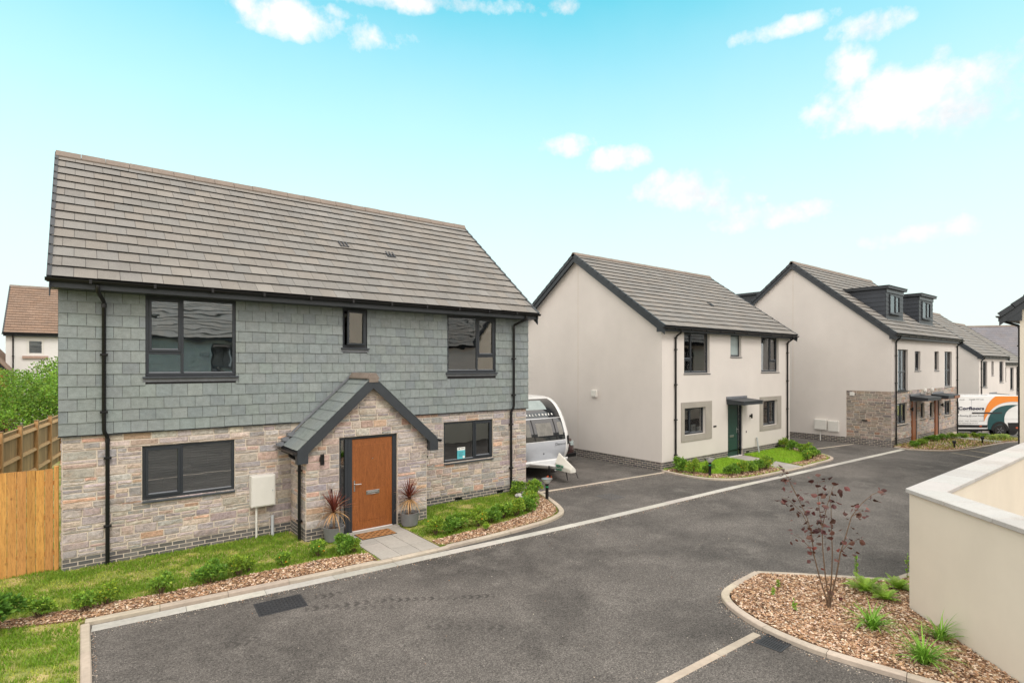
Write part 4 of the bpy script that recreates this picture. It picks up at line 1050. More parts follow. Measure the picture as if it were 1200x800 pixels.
def kerb(name, pts, w, h, mat, piece=.9, zb=-.05, smooth=True, gap=.007, drop=None):
    P = smooth_line(pts, .06) if smooth else [p for a, b in zip(pts[:-1], pts[1:]) for p in [Vector((a[0] + (b[0] - a[0]) * k / 40, a[1] + (b[1] - a[1]) * k / 40, 0)) for k in range(40)]] + [Vector((*pts[-1], 0))]
    m = MB(); grp = [0]; acc = 0.; tl = random.uniform(.6, 1) * piece
    idx = []
    for i in range(1, len(P)):
        acc += (P[i] - P[i - 1]).length
        if acc >= piece or i == len(P) - 1: idx.append((grp[0], i)); grp = [i]; acc = 0.
    for a, b in idx:
        vs = []; fs = []; n = b - a + 1; col = rc((1, 1, 1), .09, .02); dz = random.uniform(-.003, .003)
        for j in range(a, b + 1):
            d = (P[min(j + 1, len(P) - 1)] - P[max(j - 1, 0)]).normalized(); nr = Vector((-d.y, d.x, 0)); p = P[j].copy()
            if j == a: p += d * gap / 2
            if j == b: p -= d * gap / 2
            hh = h
            if drop and drop[0] < p.x < drop[1]: hh = drop[2]
            z = gz(p.x) + dz
            for o, zz in ((-w / 2, zb), (-w / 2, hh - .012), (-w / 2 + .014, hh), (w / 2 - .014, hh), (w / 2, hh - .012), (w / 2, zb)):
                q = p + nr * o; vs.append((q.x, q.y, z + zz))
        for j in range(n - 1):
            for k in range(5): fs.append((j * 6 + k, (j + 1) * 6 + k, (j + 1) * 6 + k + 1, j * 6 + k + 1))
        fs += [tuple(range(6)), tuple(range((n - 1) * 6, n * 6))[::-1]]
        m.add(vs, fs, 0, col)
    return struct(m.build(name, mat))
# house one: raised kerb, flush channel strip
K1 = [(.05, 9.98), (2, 9.80), (4.3, 9.66), (6, 9.62), (7.6, 9.66), (8.6, 9.77), (9.15, 9.93), (9.5, 10.15), (9.78, 10.55), (10.0, 11.0), (10.25, 11.6), (10.42, 12.1), (10.47, 12.6)]
kerb('kerb', K1, .13, .065, 'kerb', .9, drop=(4.35, 5.85, .045))
kerb('kerb', [(.05, 9.88), (.05, 2.)], .11, .055, 'kerb', .9, smooth=False)
kerb('channel_strip', [(.12, 9.77), (2.9, 9.555), (5.7, 9.40), (9.66, 9.205), (15.5, 9.09), (18.3, 8.985), (28.6, 8.60)], .225, .006, 'strip', 1.1)
kerb('driveway_strip', [(10.5, 12.22), (15.95, 11.85)], .13, .008, 'kerb', .9, smooth=False)
kerb('driveway_strip', [(25.2, 11.1), (28.7, 10.63)], .12, .008, 'kerb', .9, smooth=False)
kerb('road_strip', [(7.36, 3.93), (5.4, 3.99), (-3, 4.2)], .125, .008, 'kerb', .9, smooth=False)
# lawns and beds
LA = [(-9, 12.95), (-.26, 12.95), (-.26, 12.68), (4.45, 12.68), (4.45, 9.73), (2, 9.87), (.1, 10.05), (-.01, 9.98), (-.01, 1), (-9, 1)]
LB = [(5.75, 12.68), (5.75, 9.70), (7.6, 9.73), (8.57, 9.84), (9.1, 10.0), (9.44, 10.21), (9.71, 10.6), (9.93, 11.05), (10.18, 11.62), (10.35, 12.1), (10.39, 12.68)]
slab('lawn', LA, -.06, .04, 'lawn'); slab('lawn', LB, -.06, .04, 'lawn')
MA = [(-.95, 10.42), (-.02, 10.07), (.1, 10.06), (2, 9.88), (4.4, 9.74), (4.4, 10.22), (3.6, 10.38), (2.3, 10.42), (1.0, 10.42), (0, 10.55), (-.9, 10.68)]
MBd = [(5.77, 9.72), (7.6, 9.74), (8.55, 9.85), (9.08, 10.01), (9.42, 10.22), (9.69, 10.6), (9.91, 11.05), (10.16, 11.62), (10.33, 12.1), (10.36, 12.5), (9.9, 12.3), (9.62, 11.6), (9.3, 10.9), (8.8, 10.5), (8.0, 10.3), (6.9, 10.18), (5.77, 10.1)]
slab('mulch_bed', MA, 0, .052, 'mulch'); slab('mulch_bed', MBd, 0, .052, 'mulch')
def slab_path(name, poly4, nx, ny, z=.042):
    (ax, ay), (bx, by), (cx, cy), (dx, dy) = poly4      # a-b bottom edge, d-c top edge
    m = MB(); P = lambda u, v: ((ax * (1 - u) + bx * u) * (1 - v) + (dx * (1 - u) + cx * u) * v, (ay * (1 - u) + by * u) * (1 - v) + (dy * (1 - u) + cy * u) * v)
    for j in range(ny):
        for i in range(nx):
            g = .011; q = [P((i + .5 + s * (.5 - g)) / nx, (j + .5 + t * (.5 - g)) / ny) for s, t in ((-1, -1), (1, -1), (1, 1), (-1, 1))]
            dz = random.uniform(-.002, .002); m.prism(q, -.03, z + dz, 'z', 0, rc((1, 1, 1), .07, .01))
    m.prism([P(.01, .01), P(.99, .01), P(.99, .99), P(.01, .99)], -.03, z - .012, 'z', 1)
    return struct(m.build(name, ['slab', 'soil'], bevel=.003))
slab_path('path', [(4.47, 9.74), (5.73, 9.70), (5.73, 11.64), (4.47, 11.64)], 3, 4)
m = MB(); m.box(4.40, 11.50, .0, 5.74, 11.66, .06); struct(m.build('door_step', 'slab', bevel=.006))
# house two beds
K2 = [(16.02, 11.95), (15.93, 11.3), (15.97, 10.5), (16.3, 9.87), (17.0, 9.5), (18, 9.37), (19.4, 9.32), (20.9, 9.28), (22.0, 9.30), (22.9, 9.32), (23.55, 9.5), (24.05, 9.95), (24.5, 10.8), (24.95, 11.9)]
kerb('kerb', K2, .12, .06, 'kerb', .9, drop=(19.45, 20.75, .04))
L2 = [(16.08, 11.98), (16.0, 11.3), (16.03, 10.52), (16.34, 9.93), (17.0, 9.57), (18, 9.44), (19.5, 9.39), (20.2, 11.98)]
L3 = [(21.4, 11.98), (20.75, 9.36), (22.0, 9.37), (22.88, 9.39), (23.5, 9.56), (23.98, 9.98), (24.42, 10.8), (24.85, 11.98)]
slab('lawn', L2, -.06, .045, 'lawn'); slab('lawn', L3, -.06, .045, 'lawn')
M2 = [(16.07, 11.9), (16.02, 11.3), (16.05, 10.52), (16.36, 9.95), (17.0, 9.59), (18, 9.46), (19.45, 9.41), (19.6, 10.0), (18, 10.0), (17.2, 10.1), (16.75, 10.5), (16.5, 11.2), (16.5, 11.9)]
M3 = [(20.77, 9.38), (22.0, 9.39), (22.87, 9.41), (23.48, 9.58), (23.96, 10.0), (24.4, 10.8), (24.7, 11.6), (24.2, 11.6), (23.8, 10.7), (23.3, 10.1), (22.5, 9.85), (20.9, 9.85)]
slab('mulch_bed', M2, 0, .056, 'mulch'); slab('mulch_bed', M3, 0, .056, 'mulch')
slab_path('path', [(19.52, 9.38), (20.73, 9.35), (21.38, 11.97), (20.22, 11.97)], 2, 5)
# house three bed
K3 = [(28.95, 9.0), (28.72, 8.3), (29.2, 7.5), (30.1, 7.0), (32.2, 6.6), (35.4, 6.3), (37.4, 6.05), (40.5, 5.7)]
kerb('kerb', K3, .12, .05, 'kerb', .9)
L4 = [(29.03, 9.1), (28.8, 8.3), (29.26, 7.56), (30.13, 7.07), (32.2, 6.67), (35.4, 6.37), (37.4, 6.12), (40.4, 5.8), (40.6, 9.12)]
slab('mulch_bed', L4, -.06, .05, 'mulch')
for a in ([(29.19, 7.0), (28.4, 5.5), (27.6, 4.0)], [(30.6, 6.7), (29.8, 5.2), (29.2, 4.0)]):
    o = kerb('road_line', a, .08, .004, 'yellowpaint', 4., zb=.0005, smooth=False)
# island bed in the foreground
KI = [(11.6, 3.30), (11.0, 3.40), (10.83, 3.47), (10.4, 3.97), (9.9, 4.52), (9.42, 5.02), (8.67, 4.98), (8.21, 4.90), (7.96, 4.73), (7.75, 4.43), (7.57, 3.97), (7.50, 3.5), (7.52, 3.0), (7.69, 2.27), (7.95, 1.2), (8.1, .5)]
seg1 = KI[:6]; seg2 = KI[5:]
kerb('kerb', KI[:3], .12, .065, 'kerb', .6, smooth=False); kerb('kerb', KI[2:6], .12, .065, 'kerb', .9, smooth=False); kerb('kerb', seg2, .125, .065, 'kerb', .78)
LI = [(11.6, 3.22), (11.0, 3.33), (10.78, 3.42), (10.36, 3.92), (9.86, 4.47), (9.39, 4.95), (8.69, 4.91), (8.25, 4.84), (8.02, 4.68), (7.82, 4.40), (7.64, 3.95), (7.57, 3.5), (7.59, 3.0), (7.76, 2.27), (8.02, 1.2), (8.15, .55), (8.2, 1.07), (9.83, 2.91), (11.6, 2.87)]
slab('mulch_bed', LI, -.04, .055, 'mulch')

# mulch chips and grass: nobody could count them
def tri_stuff(name, V, C, mat, nper=3):
    n = len(V) // nper; me = bpy.data.meshes.new(name)
    me.vertices.add(len(V)); me.vertices.foreach_set('co', np.asarray(V, dtype=np.float32).ravel())
    me.loops.add(len(V)); me.loops.foreach_set('vertex_index', np.arange(len(V), dtype=np.int32))
    me.polygons.add(n); me.polygons.foreach_set('loop_start', np.arange(0, len(V), nper, dtype=np.int32))
    me.update(calc_edges=True)
    ca = me.color_attributes.new('Col', 'FLOAT_COLOR', 'CORNER'); cc = np.ones((len(V), 4), dtype=np.float32); cc[:, :3] = C
    ca.data.foreach_set('color', cc.ravel()); me.materials.append(M[mat]); me.validate()
    o = bpy.data.objects.new(name, me); COL.objects.link(o); return o
def rand_in(poly, n):
    xs = [p[0] for p in poly]; ys = [p[1] for p in poly]; out = []
    while len(out) < n:
        p = (random.uniform(min(xs), max(xs)), random.uniform(min(ys), max(ys)))
        if pip(p, poly): out.append(p)
    return out
def area(poly): return abs(sum(a[0] * b[1] - b[0] * a[1] for a, b in zip(poly, poly[1:] + poly[:1]))) / 2
CH = [(.44, .275, .165), (.33, .19, .10), (.55, .40, .28), (.19, .105, .06), (.68, .55, .43), (.40, .24, .14), (.11, .062, .036)]
def chips(poly, dens, z, size=(.02, .05)):
    V = []; C = []
    for x, y in rand_in(poly, int(area(poly) * dens)):
        L = random.uniform(*size); w = L * random.uniform(.3, .6); a = random.uniform(0, 2 * PI); u = Vector((math.cos(a), math.sin(a), random.uniform(-.35, .35))); v = Vector((-math.sin(a), math.cos(a), random.uniform(-.5, .5)))
        c = Vector((x, y, gz(x) + z + random.uniform(0, .014)))
        col = rc(random.choice(CH), .15, .04)
        n = u.cross(v).normalized() * .006
        q = [c - u * L / 2 - v * w / 2, c + u * L / 2 - v * w / 2 * .8, c + u * L / 2 + v * w / 2, c - u * L / 2 + v * w / 2 * .9]
        t = [p + n for p in q]
        for f in ((t[0], t[1], t[2], t[3]), (q[0], q[1], t[1], t[0]), (q[1], q[2], t[2], t[1]), (q[2], q[3], t[3], t[2]), (q[3], q[0], t[0], t[3])): V += list(f); C += [col] * 4
    return tag(tri_stuff('bark_chips', [tuple(p) for p in V], C, 'chip', 4), 'loose brown bark chips covering the planting bed', 'bark mulch', kind='stuff')
chips(LI, 2600, .056); chips(MA, 1900, .053); chips(MBd, 1700, .053); chips(M2, 700, .058, (.03, .06)); chips(M3, 600, .058, (.03, .06)); chips(L4, 260, .052, (.04, .09))
def grit():
    V = []; C = []
    lines = [[(.12, 9.66), (2.9, 9.44), (5.7, 9.28), (9.66, 9.09), (15.5, 8.98)], [(.16, 9.6), (.16, 7.)], [(p[0] - .1, p[1]) for p in KI[6:14]], [(10.8, 3.6), (9.9, 4.66), (9.42, 5.13), (8.67, 5.09)], K2[3:9], [(10.5, 12.1), (15.9, 11.72)], [(7.3, 3.83), (5.4, 3.89)]]
    pts = []
    for L in lines:
        for a, b in zip(L[:-1], L[1:]):
            for k in range(int(math.dist(a, b) * 90)):
                u = random.random(); w = abs(random.gauss(0, .09)); n = Vector((b[1] - a[1], a[0] - b[0])).normalized()
                pts.append((a[0] + (b[0] - a[0]) * u + n.x * w * random.choice((1, 1, 1, .3)), a[1] + (b[1] - a[1]) * u + n.y * w))
    pts += [(random.uniform(1, 14), random.uniform(4.2, 9.1)) for _ in range(260)]
    for x, y in pts:
        if pip((x, y), LI): continue
        r = random.uniform(.003, .009) * (1.6 if random.random() < .08 else 1); a = random.uniform(0, 6); c = rc(random.choice([(.42, .36, .29), (.30, .27, .24), (.5, .45, .38), (.34, .2, .12)]), .2)
        q = [Vector((x + r * math.cos(a + k * 1.57) * random.uniform(.7, 1.2), y + r * math.sin(a + k * 1.57), .001)) for k in range(4)]; t = Vector((x, y, .001 + r * .9))
        for k in range(4): V += [tuple(q[k]), tuple(q[(k + 1) % 4]), tuple(t)]; C += [c] * 3
    return tag(tri_stuff('loose_grit', V, C, 'chip'), 'loose grit and bark crumbs lying along the kerbs', 'grit', kind='stuff')
grit()
def grass(polys, dens, z, hgt, excl=(), dry=.5, wid=.007, lush=1., straw=0., label='short mown grass with dry straw coloured patches'):
    V = []; C = []
    for poly in polys:
        for x, y in rand_in(poly, int(area(poly) * dens)):
            if any(pip((x, y), e) for e in excl): continue
            d = noise.noise(Vector((x * 1.6, y * 2.0, 3.1))) + .5 * noise.noise(Vector((x * 5, y * 5, 9)))
            t = max(0., min(1., (d - .05) * 2.6)) * dry
            if random.random() < t * .55: continue
            if straw and random.random() < straw: t = 1.
            h = random.uniform(*hgt) * (1 - .45 * t); a = random.uniform(0, 2 * PI); w = wid * random.uniform(.7, 1.3)
            lx, ly = random.gauss(0, .4) * h, random.gauss(0, .4) * h
            b = gz(x) + z
            V += [(x - math.cos(a) * w, y - math.sin(a) * w, b), (x + math.cos(a) * w, y + math.sin(a) * w, b), (x + lx, y + ly, b + h)]
            g = random.uniform(.6, 1.3); gc = (g * lush * random.uniform(.85, 1.2), g * lush, g * .9 * lush)
            dc = (2.5 * g, 1.5 * g, 3.0 * g); k = min(1, t * random.uniform(.3, 1.3))
            c = tuple(p * (1 - k) + q * k for p, q in zip(gc, dc)); C += [c] * 3
    return tag(tri_stuff('grass', V, C, 'grass'), label, 'grass', kind='stuff')
LAv = [(-6, 12.93), (-.27, 12.93), (-.27, 12.64), (4.43, 12.64), (4.43, 9.76), (2, 9.89), (.1, 10.07), (-.03, 9.98), (-.03, 6.5), (-6, 6.5)]
PORCH = [(3.60, 11.64), (6.52, 11.64), (6.52, 12.7), (3.60, 12.7)]
grass([LAv], 3000, .038, (.03, .065), [MA, PORCH], .9)
grass([LB], 3200, .038, (.03, .06), [MBd, PORCH], 1.)
grass([L4], 110, .05, (.06, .24), (), .6, .014, .8, .72, 'straw coloured dry grass and weeds in the mulch by the twin canopies')
slab_path('path', [(31.0, 6.92), (31.9, 6.78), (32.5, 9.05), (31.5, 9.05)], 2, 5, .056)
slab_path('path', [(34.3, 6.52), (35.1, 6.43), (35.9, 9.05), (35.0, 9.05)], 2, 5, .056)
grass([L2, L3], 1700, .043, (.05, .11), [M2, M3], 0.25, .010, 1.7, 0., 'fresh green lawn grass in front of the cream house')

# ================================================================== garden wall on the right
def garden_wall():
    t = thing('garden_wall', 'cream rendered garden wall with pale stone coping turning a corner beside the mulch island', 'wall', (9.83, 2.87, 0))
    d = Vector((-.668, -.744, 0)); n = Vector((.744, -.668, 0)); th = .37     # leg B runs towards the viewer, n points into the garden
    LBl = 6.; LA_ = 10.65
    def poly(off, th_):
        # outer corner offset outward by off, inner by th_
        # leg A outer y = off ; leg B outer line through (0,0)-n*off
        def inter(y, c):   # point with y and n.p = c
            return Vector(((c - n.y * y) / n.x, y, 0))
        o = inter(off, -off); i = inter(-th_, th_)
        return o, i
    o, i = poly(0, th); z0, z1 = -.1, 1.79
    m = MB()
    P = [o, Vector((LA_, 0, 0)), Vector((LA_, -th, 0)), i, i + d * LBl, o + d * LBl]
    m.prism([(p.x, p.y) for p in (P[0], P[5], P[4], P[3])], z0, z1, 'z'); m.prism([(p.x, p.y) for p in (P[0], P[3], P[2], P[1])], z0, z1, 'z')
    bm_ = m.build('wall', 'render_warm', t)
    # coping stones
    o, i = poly(.045, th + .04); z1, z2 = 1.79, 1.85
    c = MB()
    def stone(a, b, c_, d_): c.prism([(p.x, p.y) for p in (a, b, c_, d_)], z1, z2, 'z', 0, rc((1, 1, 1), .08, .015))
    x = Vector((1, 0, 0)); L = .82; g = .014
    # corner piece is a kite; then straight stones along each leg
    s = 0.
    k = 0
    while s < LA_ - i.x - .05:
        e = min(LA_ - i.x, s + (L if k else .72))
        a0 = o if k == 0 else Vector((i.x + s + g, o.y, 0)); stone(a0, Vector((i.x + s + (g if k else 0), i.y, 0)) if k else i, Vector((i.x + e, i.y, 0)), Vector((i.x + e, o.y, 0))); s = e; k += 1
    s = 0.; k = 0; base = (i - o).dot(d)
    while s < LBl:
        e = s + (L if k else .6)
        ia = i + d * (s + (g if k else 0)); ib = i + d * e; oa = o if k == 0 else o + d * (base + s + g); ob = o + d * (base + e)
        if k == 0: oa = o
        stone(oa, ob, ib, ia); s = e; k += 1
    co = c.build('coping', 'coping', t, bevel=.006)
    return t
garden_wall()
slab('patio', [(10.6, 2.4), (28, 2.4), (28, -6), (4.6, -6), (9.9, 2.2)], -.02, .03, 'slab')

# ================================================================== street items
def bollard(loc, label, sc=1.):
    t = thing('bollard_light', label, 'bollard light', loc)
    p = MB(); p.lathe([(.055, 0), (.045, .02), (.042, .40), (.05, .41), (.05, .45)], 16); p.build('post', 'black', t, smooth=True)
    p = MB(); p.lathe([(.0435, .345), (.0445, .35), (.0445, .375), (.0435, .38)], 16); p.build('green_band', pmat('green band', (.01, .25, .10), .5, 0, 1, 0), t, smooth=True)
    p = MB(); p.lathe([(.05, .45), (.06, .46), (.135, .555), (.14, .57)], 20); p.build('lamp_head', pmat('frosted lamp glass', (.50, .55, .54), .18, .03, 5, 0, 1, spec=.6), t, smooth=True)
    p = MB(); p.lathe([(.15, .57), (.15, .585), (.06, .605), (.0, .61)], 20); p.build('cap', 'steel', t, smooth=True)
    t.scale = (sc,) * 3
    return t
bollard((10.02, 11.28, .04), 'black bollard light with frosted cone head at the corner of the stone house lawn')
bollard((16.42, 10.38, .05), 'black bollard light standing in the front bed of the cream house with the green door')
def small_spike(loc, label):
    t = thing('spike_light', label, 'garden light', loc)
    p = MB(); p.tube([(0, 0, -.05), (0, 0, .22)], .03, 8); p.build('post', 'black', t)
    p = MB(); p.lathe([(.055, .2), (.08, .3), (.06, .33)], 10); p.build('lamp_head', 'iron', t)
small_spike((30.6, 7.25, .04), 'small black spike light near the left end of the bed by the twin canopies')
small_spike((33.4, 6.85, .04), 'small black spike light near the middle of the bed by the twin canopies')

def manhole(loc, rz, w, d, label, studs=True, mat='iron'):
    t = thing('manhole_cover', label, 'manhole cover', loc, rz)
    p = MB(); p.box(-w / 2, -d / 2, -.02, w / 2, d / 2, .006); po = p.build('frame', mat, t, bevel=.003)
    q = MB(); q.box(-w / 2 + .03, -d / 2 + .03, .0, w / 2 - .03, d / 2 - .03, .009)
    n = int(w / .052); k = int(d / .052)
    for i in range(n):
        for j in range(k):
            x = -w / 2 + .045 + i * (w - .09) / max(1, n - 1); y = -d / 2 + .045 + j * (d - .09) / max(1, k - 1)
            a = .019; b = .006
            if (i + j) % 2: a, b = b, a
            q.box(x - a, y - b, .009, x + a, y + b, .014)
    q.build('cover_plate', mat, t)
    return t
manhole((2.44, 8.94, .0), math.radians(-4), .70, .52, 'rectangular black studded manhole cover in the road beside the kerb')
M['iron_worn'] = pmat('worn iron', (.095, .092, .09), .7, .2, 20, .1, 3, .2, 80)
manhole((11.78, 10.58, .0), math.radians(-4), .62, .62, 'worn square manhole cover in the driveway mouth between the houses', mat='iron_worn')
manhole((2.1, 11.15, .042), 0, .42, .3, 'small grey inspection cover set in the grass below the left window', mat='iron_worn')
manhole((3.35, 10.25, .052), 0, .34, .22, 'small black cover at the edge of the mulch left of the path', mat='iron')
g = thing('drain_grate', 'slotted grey iron road gully grate against the island kerb', 'drain grate', (7.30, 3.66, .0), math.radians(3))
p = MB()
for a in ((-.19, -.17, -.16, .17), (.16, -.17, .19, .17), (-.16, -.17, .16, -.14), (-.16, .14, .16, .17), (-.012, -.14, .012, .14)): p.box(a[0], a[1], -.02, a[2], a[3], .009)
p.build('frame', 'iron', g, bevel=.002)
p = MB()
for k in range(9): p.box(-.158, -.128 + k * .031, -.015, .158, -.113 + k * .031, .007)
p.build('bars', M['iron'], g); p = MB(); p.box(-.16, -.14, .0005, .16, .14, .002); p.build('gully_void', 'dark', g)
for i, (x, y, s, lab) in enumerate(((9.62, 11.95, .13, 'pale rounded rock nearest the stone house corner'), (9.86, 11.75, .10, 'pale flat rock beside the bollard light'), (9.95, 12.2, .08, 'small pale rock between the corner shrubs'))):
    bm = bmesh.new(); bmesh.ops.create_icosphere(bm, subdivisions=3, radius=s)
    for v in bm.verts: v.co += v.co.normalized() * noise.noise(v.co * 9 + Vector((i * 7, 0, 0))) * s * .45; v.co.z *= .6
    me = bpy.data.meshes.new('rock'); bm.to_mesh(me); bm.free(); me.materials.append(M['coping']); o = bpy.data.objects.new('rock', me); COL.objects.link(o); o.location = (x, y, .08)
    ca = me.color_attributes.new('Col', 'FLOAT_COLOR', 'CORNER'); ca.data.foreach_set('color', [1.] * (4 * len(me.loops)))
    tag(o, lab, 'rock')
d = thing('doormat', 'brown coir doormat on the slabs before the brown front door', 'doormat', (5.05, 11.27, .045))
p = MB(); p.box(-.38, -.21, 0, .38, .21, .012)
for k in range(9):
    for j in range(5): p.box(-.34 + k * .078, -.18 + j * .078, .012, -.34 + k * .078 + .05, -.18 + j * .078 + .045, .018, 0, (1, 1, 1) if (k + j) % 2 else (.38, .36, .34))
p.build('mat', 'coir', d)
p = MB(); p.box(-.395, -.225, -.001, .395, .225, .006); p.build('rubber_edge', 'black', d)

# fences at the left
def gate_fence():
    t = thing('board_fence', 'new orange brown vertical board fence panel butting the stone house corner', 'fence', (-.31, 12.86, 0))
    b = MB(); x = 0.; W = 0
    x = -.07
    while x > -4.6:
        w = random.uniform(.118, .128); k = random.uniform(.76, 1.08); zt = 1.85 + random.uniform(-.006, .006)
        b.prism([(x - w, -.022), (x - .008, -.018), (x - .008, -.002), (x - w, -.008)], .03, zt, 'z', 0, (k, k * random.uniform(.95, 1.02), k * random.uniform(.85, 1.05)))
        x -= w
    b.build('boards', 'newwood', t)
    p = MB(); p.box(-.065, -.05, -.1, .0, .05, 1.9); p.build('post', 'newwood', t, bevel=.005)
    p = MB()
    for z in (.35, 1.0, 1.6): p.box(-4.6, .0, z - .04, -.065, .045, z + .04)
    p.build('rails', 'newwood', t)
gate_fence()
def back_fence():
    a = Vector((-2.6, 14.2, 0)); e = Vector((-.55, 27.6, 0)); dv = (e - a); L = dv.length; rz = math.atan2(dv.y, dv.x)
    t = thing('board_fence', 'weathered brown fence with posts and rails running back behind the front panel', 'fence', a, rz)
    b = MB(); x = 0.
    while x < L:
        w = .105; k = random.uniform(.75, 1.2); b.box(x, .045, .05, x + w - .006, .062, 1.78, 0, (k, k * .98, k * .95)); x += w
    b.build('boards', 'fence', t)
    b = MB(); b.box(0, .025, 1.785, L, .085, 1.82)
    for z in (.35, 1.0, 1.66): b.prism([(-.04, z - .04), (.045, z - .04), (.045, z + .04), (.0, z + .04)], 0, L, 'x', 0, (1.25, 1.2, 1.15))
    b.build('rails', 'fence', t)
    x = .4
    while x < L:
        p = MB(); p.box(x - .05, -.06, -.1, x + .05, .04, 1.9, 0, (1.15, 1.05, .95)); p.box(x - .062, -.072, 1.9, x + .062, .05, 1.925, 0, (.6, .6, .6)); p.build('post', 'fence', t); x += 1.85
back_fence()

# ================================================================== plants
def leaves_obj(name, items, mat, parent=None):
    """items: (base, direction, side, length, width, colour): a folded leaf of two triangles-pairs"""
    V = []; C = []
    for b, d, s, L, w, col in items:
        n = d.cross(s); t = b + d * L; m1 = b + d * L * .45 + s * w + n * w * .35; m2 = b + d * L * .45 - s * w + n * w * .35
        k = b + d * L * .5 - n * w * .1
        V += [b, m1, t, b, t, m2]; C += [col] * 3 + [tuple(c * .9 for c in col)] * 3
    o = tri_stuff(name, [tuple(v) for v in V], C, mat)
    if parent: o.parent = parent
    return o
def rdir(up=0.):
    v = Vector((random.gauss(0, 1), random.gauss(0, 1), random.gauss(0, 1) + up)); return v.normalized()
def make_shrub(seed, rx, h, n, leafL=.055, tone=(1, 1, 1), flowers=0):
    random.seed(seed)
    t = thing('shrub', 'shrub', 'shrub', (0, 0, -50))
    st = MB(); items = []; clumps = []
    k = random.randint(6, 9)
    for i in range(k):
        a = 2 * PI * i / k + random.uniform(-.4, .4); r = rx * random.uniform(.15, .78); z = h * random.uniform(.42, .92) * (1.12 - .35 * r / rx)
        c = Vector((r * math.cos(a), r * math.sin(a) * .9, z)); clumps.append((c, rx * random.uniform(.26, .46)))
        st.tube([(random.uniform(-.03, .03), random.uniform(-.03, .03), -.02), (c.x * .5, c.y * .5, z * .5), tuple(c)], [.008, .006, .003], 5)
    for i in range(n):
        c, r = random.choice(clumps)
        d = rdir(.35); p = c + Vector((d.x, d.y, d.z * .95)) * r * (random.random() ** .45)
        if p.z < .03: continue
        ld = (d + rdir(.5) * .8).normalized(); s = ld.cross(rdir()).normalized(); L = leafL * random.uniform(.6, 1.25)
        g = random.uniform(.55, 1.25); yel = random.random()
        col = (g * tone[0] * (1 + .55 * (yel > .8)), g * tone[1] * (1 + .25 * (yel > .8)), g * tone[2])
        items.append((p, ld, s, L, L * random.uniform(.25, .36), col))
    # sprigs standing out of the outline
    for i in range(k * 2):
        c, r = random.choice(clumps); d = rdir(1.2)
        for j in range(7):
            p = c + d * r * (.8 + j * .09); ld = (d + rdir() * .9).normalized(); s = ld.cross(rdir()).normalized(); L = leafL * random.uniform(.5, .95)
            g = random.uniform(.8, 1.5); items.append((p, ld, s, L, L * .3, (g * 1.35 * tone[0], g * 1.1 * tone[1], g * .9 * tone[2])))
    for i in range(flowers):
        c, r = random.choice(clumps); d = rdir(.3); p = c + d * r
        for j in range(4): items.append((p, rdir(), rdir(), .02, .01, (7., 1.3, .8)))
    leaves_obj('foliage', items, 'leaf', t); st.build('stems', 'bark', t)
    return t
KIND = [make_shrub(11, .20, .36, 900), make_shrub(12, .24, .38, 1100, .05, (1.15, 1.03, .9), flowers=7), make_shrub(13, .16, .30, 600, flowers=4), make_shrub(14, .27, .42, 1350, .058, (.82, .9, .95)),
        make_shrub(15, .30, .46, 1500, .06, (.55, .68, .75)), make_shrub(16, .14, .26, 300, .05, (1.1, 1.05, .9))]
used = [False] * len(KIND)
def shrub(kind, x, y, z, s, label, group, sz=1.):
    o = KIND[kind]; rz = random.uniform(0, 6.28)
    if not used[kind]:
        used[kind] = True; s *= 1.12; o.location = (x, y, z); o.rotation_euler = (0, 0, rz); o.scale = (s, s, s * sz); o['label'] = label; o['group'] = group
        return o
    s *= 1.12; return copy_thing(o, (x, y, z), rz, label, (s, s, s * sz), group)
GL = 'shrubs along the mulch strip left of the path'
for k, x, y, s, lab in ((4, -1.02, 10.30, 1.15, 'dark green glossy shrub at the bottom left corner of the lawn, leftmost'),
    (0, -.48, 10.52, .98, 'round green shrub second from the left, by the corner of the road kerb'),
    (2, .05, 10.36, 1.0, 'small green shrub third from the left along the kerb'),
    (1, .32, 10.45, .85, 'bushy green shrub fourth from the left, below the downpipe'),
    (0, 1.02, 10.42, 1.0, 'spreading green shrub standing alone left of the studded manhole'),
    (3, 1.72, 10.45, 1.0, 'large clumped shrub with bare lower stems below the left window'),
    (1, 2.16, 10.48, .95, 'shrub joined to the right side of the large clump below the left window'),
    (5, 2.36, 10.62, .9, 'tiny pale shoot behind the clump below the left window'),
    (2, 2.92, 10.52, .85, 'small flowering shrub on its own below the meter box'),
    (2, 3.58, 10.62, 1.05, 'thin shrub with orange buds left of the big round one by the path'),
    (3, 4.02, 10.52, .98, 'dense round shrub beside the slab path, left of it'),
    (1, 4.22, 10.42, .72, 'low shrub at the corner of the slab path in front of the left pot')):
    shrub(k, x, y, .05, s * (.86 if x > -.9 else 1.), lab, GL, .92)
GR = 'low hedge of shrubs in front of the right lawn'
row = [(6.05, 10.42, 1, .9), (6.4, 10.38, 3, .82), (6.75, 10.5, 0, .95), (7.15, 10.40, 1, .95), (7.55, 10.45, 3, .85), (7.98, 10.55, 0, 1.02), (8.35, 10.5, 1, .95), (8.75, 10.68, 3, .85), (9.1, 10.85, 0, .95), (9.32, 11.12, 1, .85), (9.5, 11.45, 0, .75)]
ordn = ['first', 'second', 'third', 'fourth', 'fifth', 'sixth', 'seventh', 'eighth', 'ninth', 'tenth', 'eleventh']
for i, (x, y, k, s) in enumerate(row): shrub(k, x, y, .05, s, 'bright green hedge shrub, %s from the slab path along the right lawn' % ordn[i], GR, .88)
shrub(0, 9.75, 12.2, .05, .95, 'green shrub against the right corner of the stone house wall', GR); shrub(2, 10.15, 11.95, .05, 1.15, 'green shrub behind the bollard light at the stone house corner', GR)
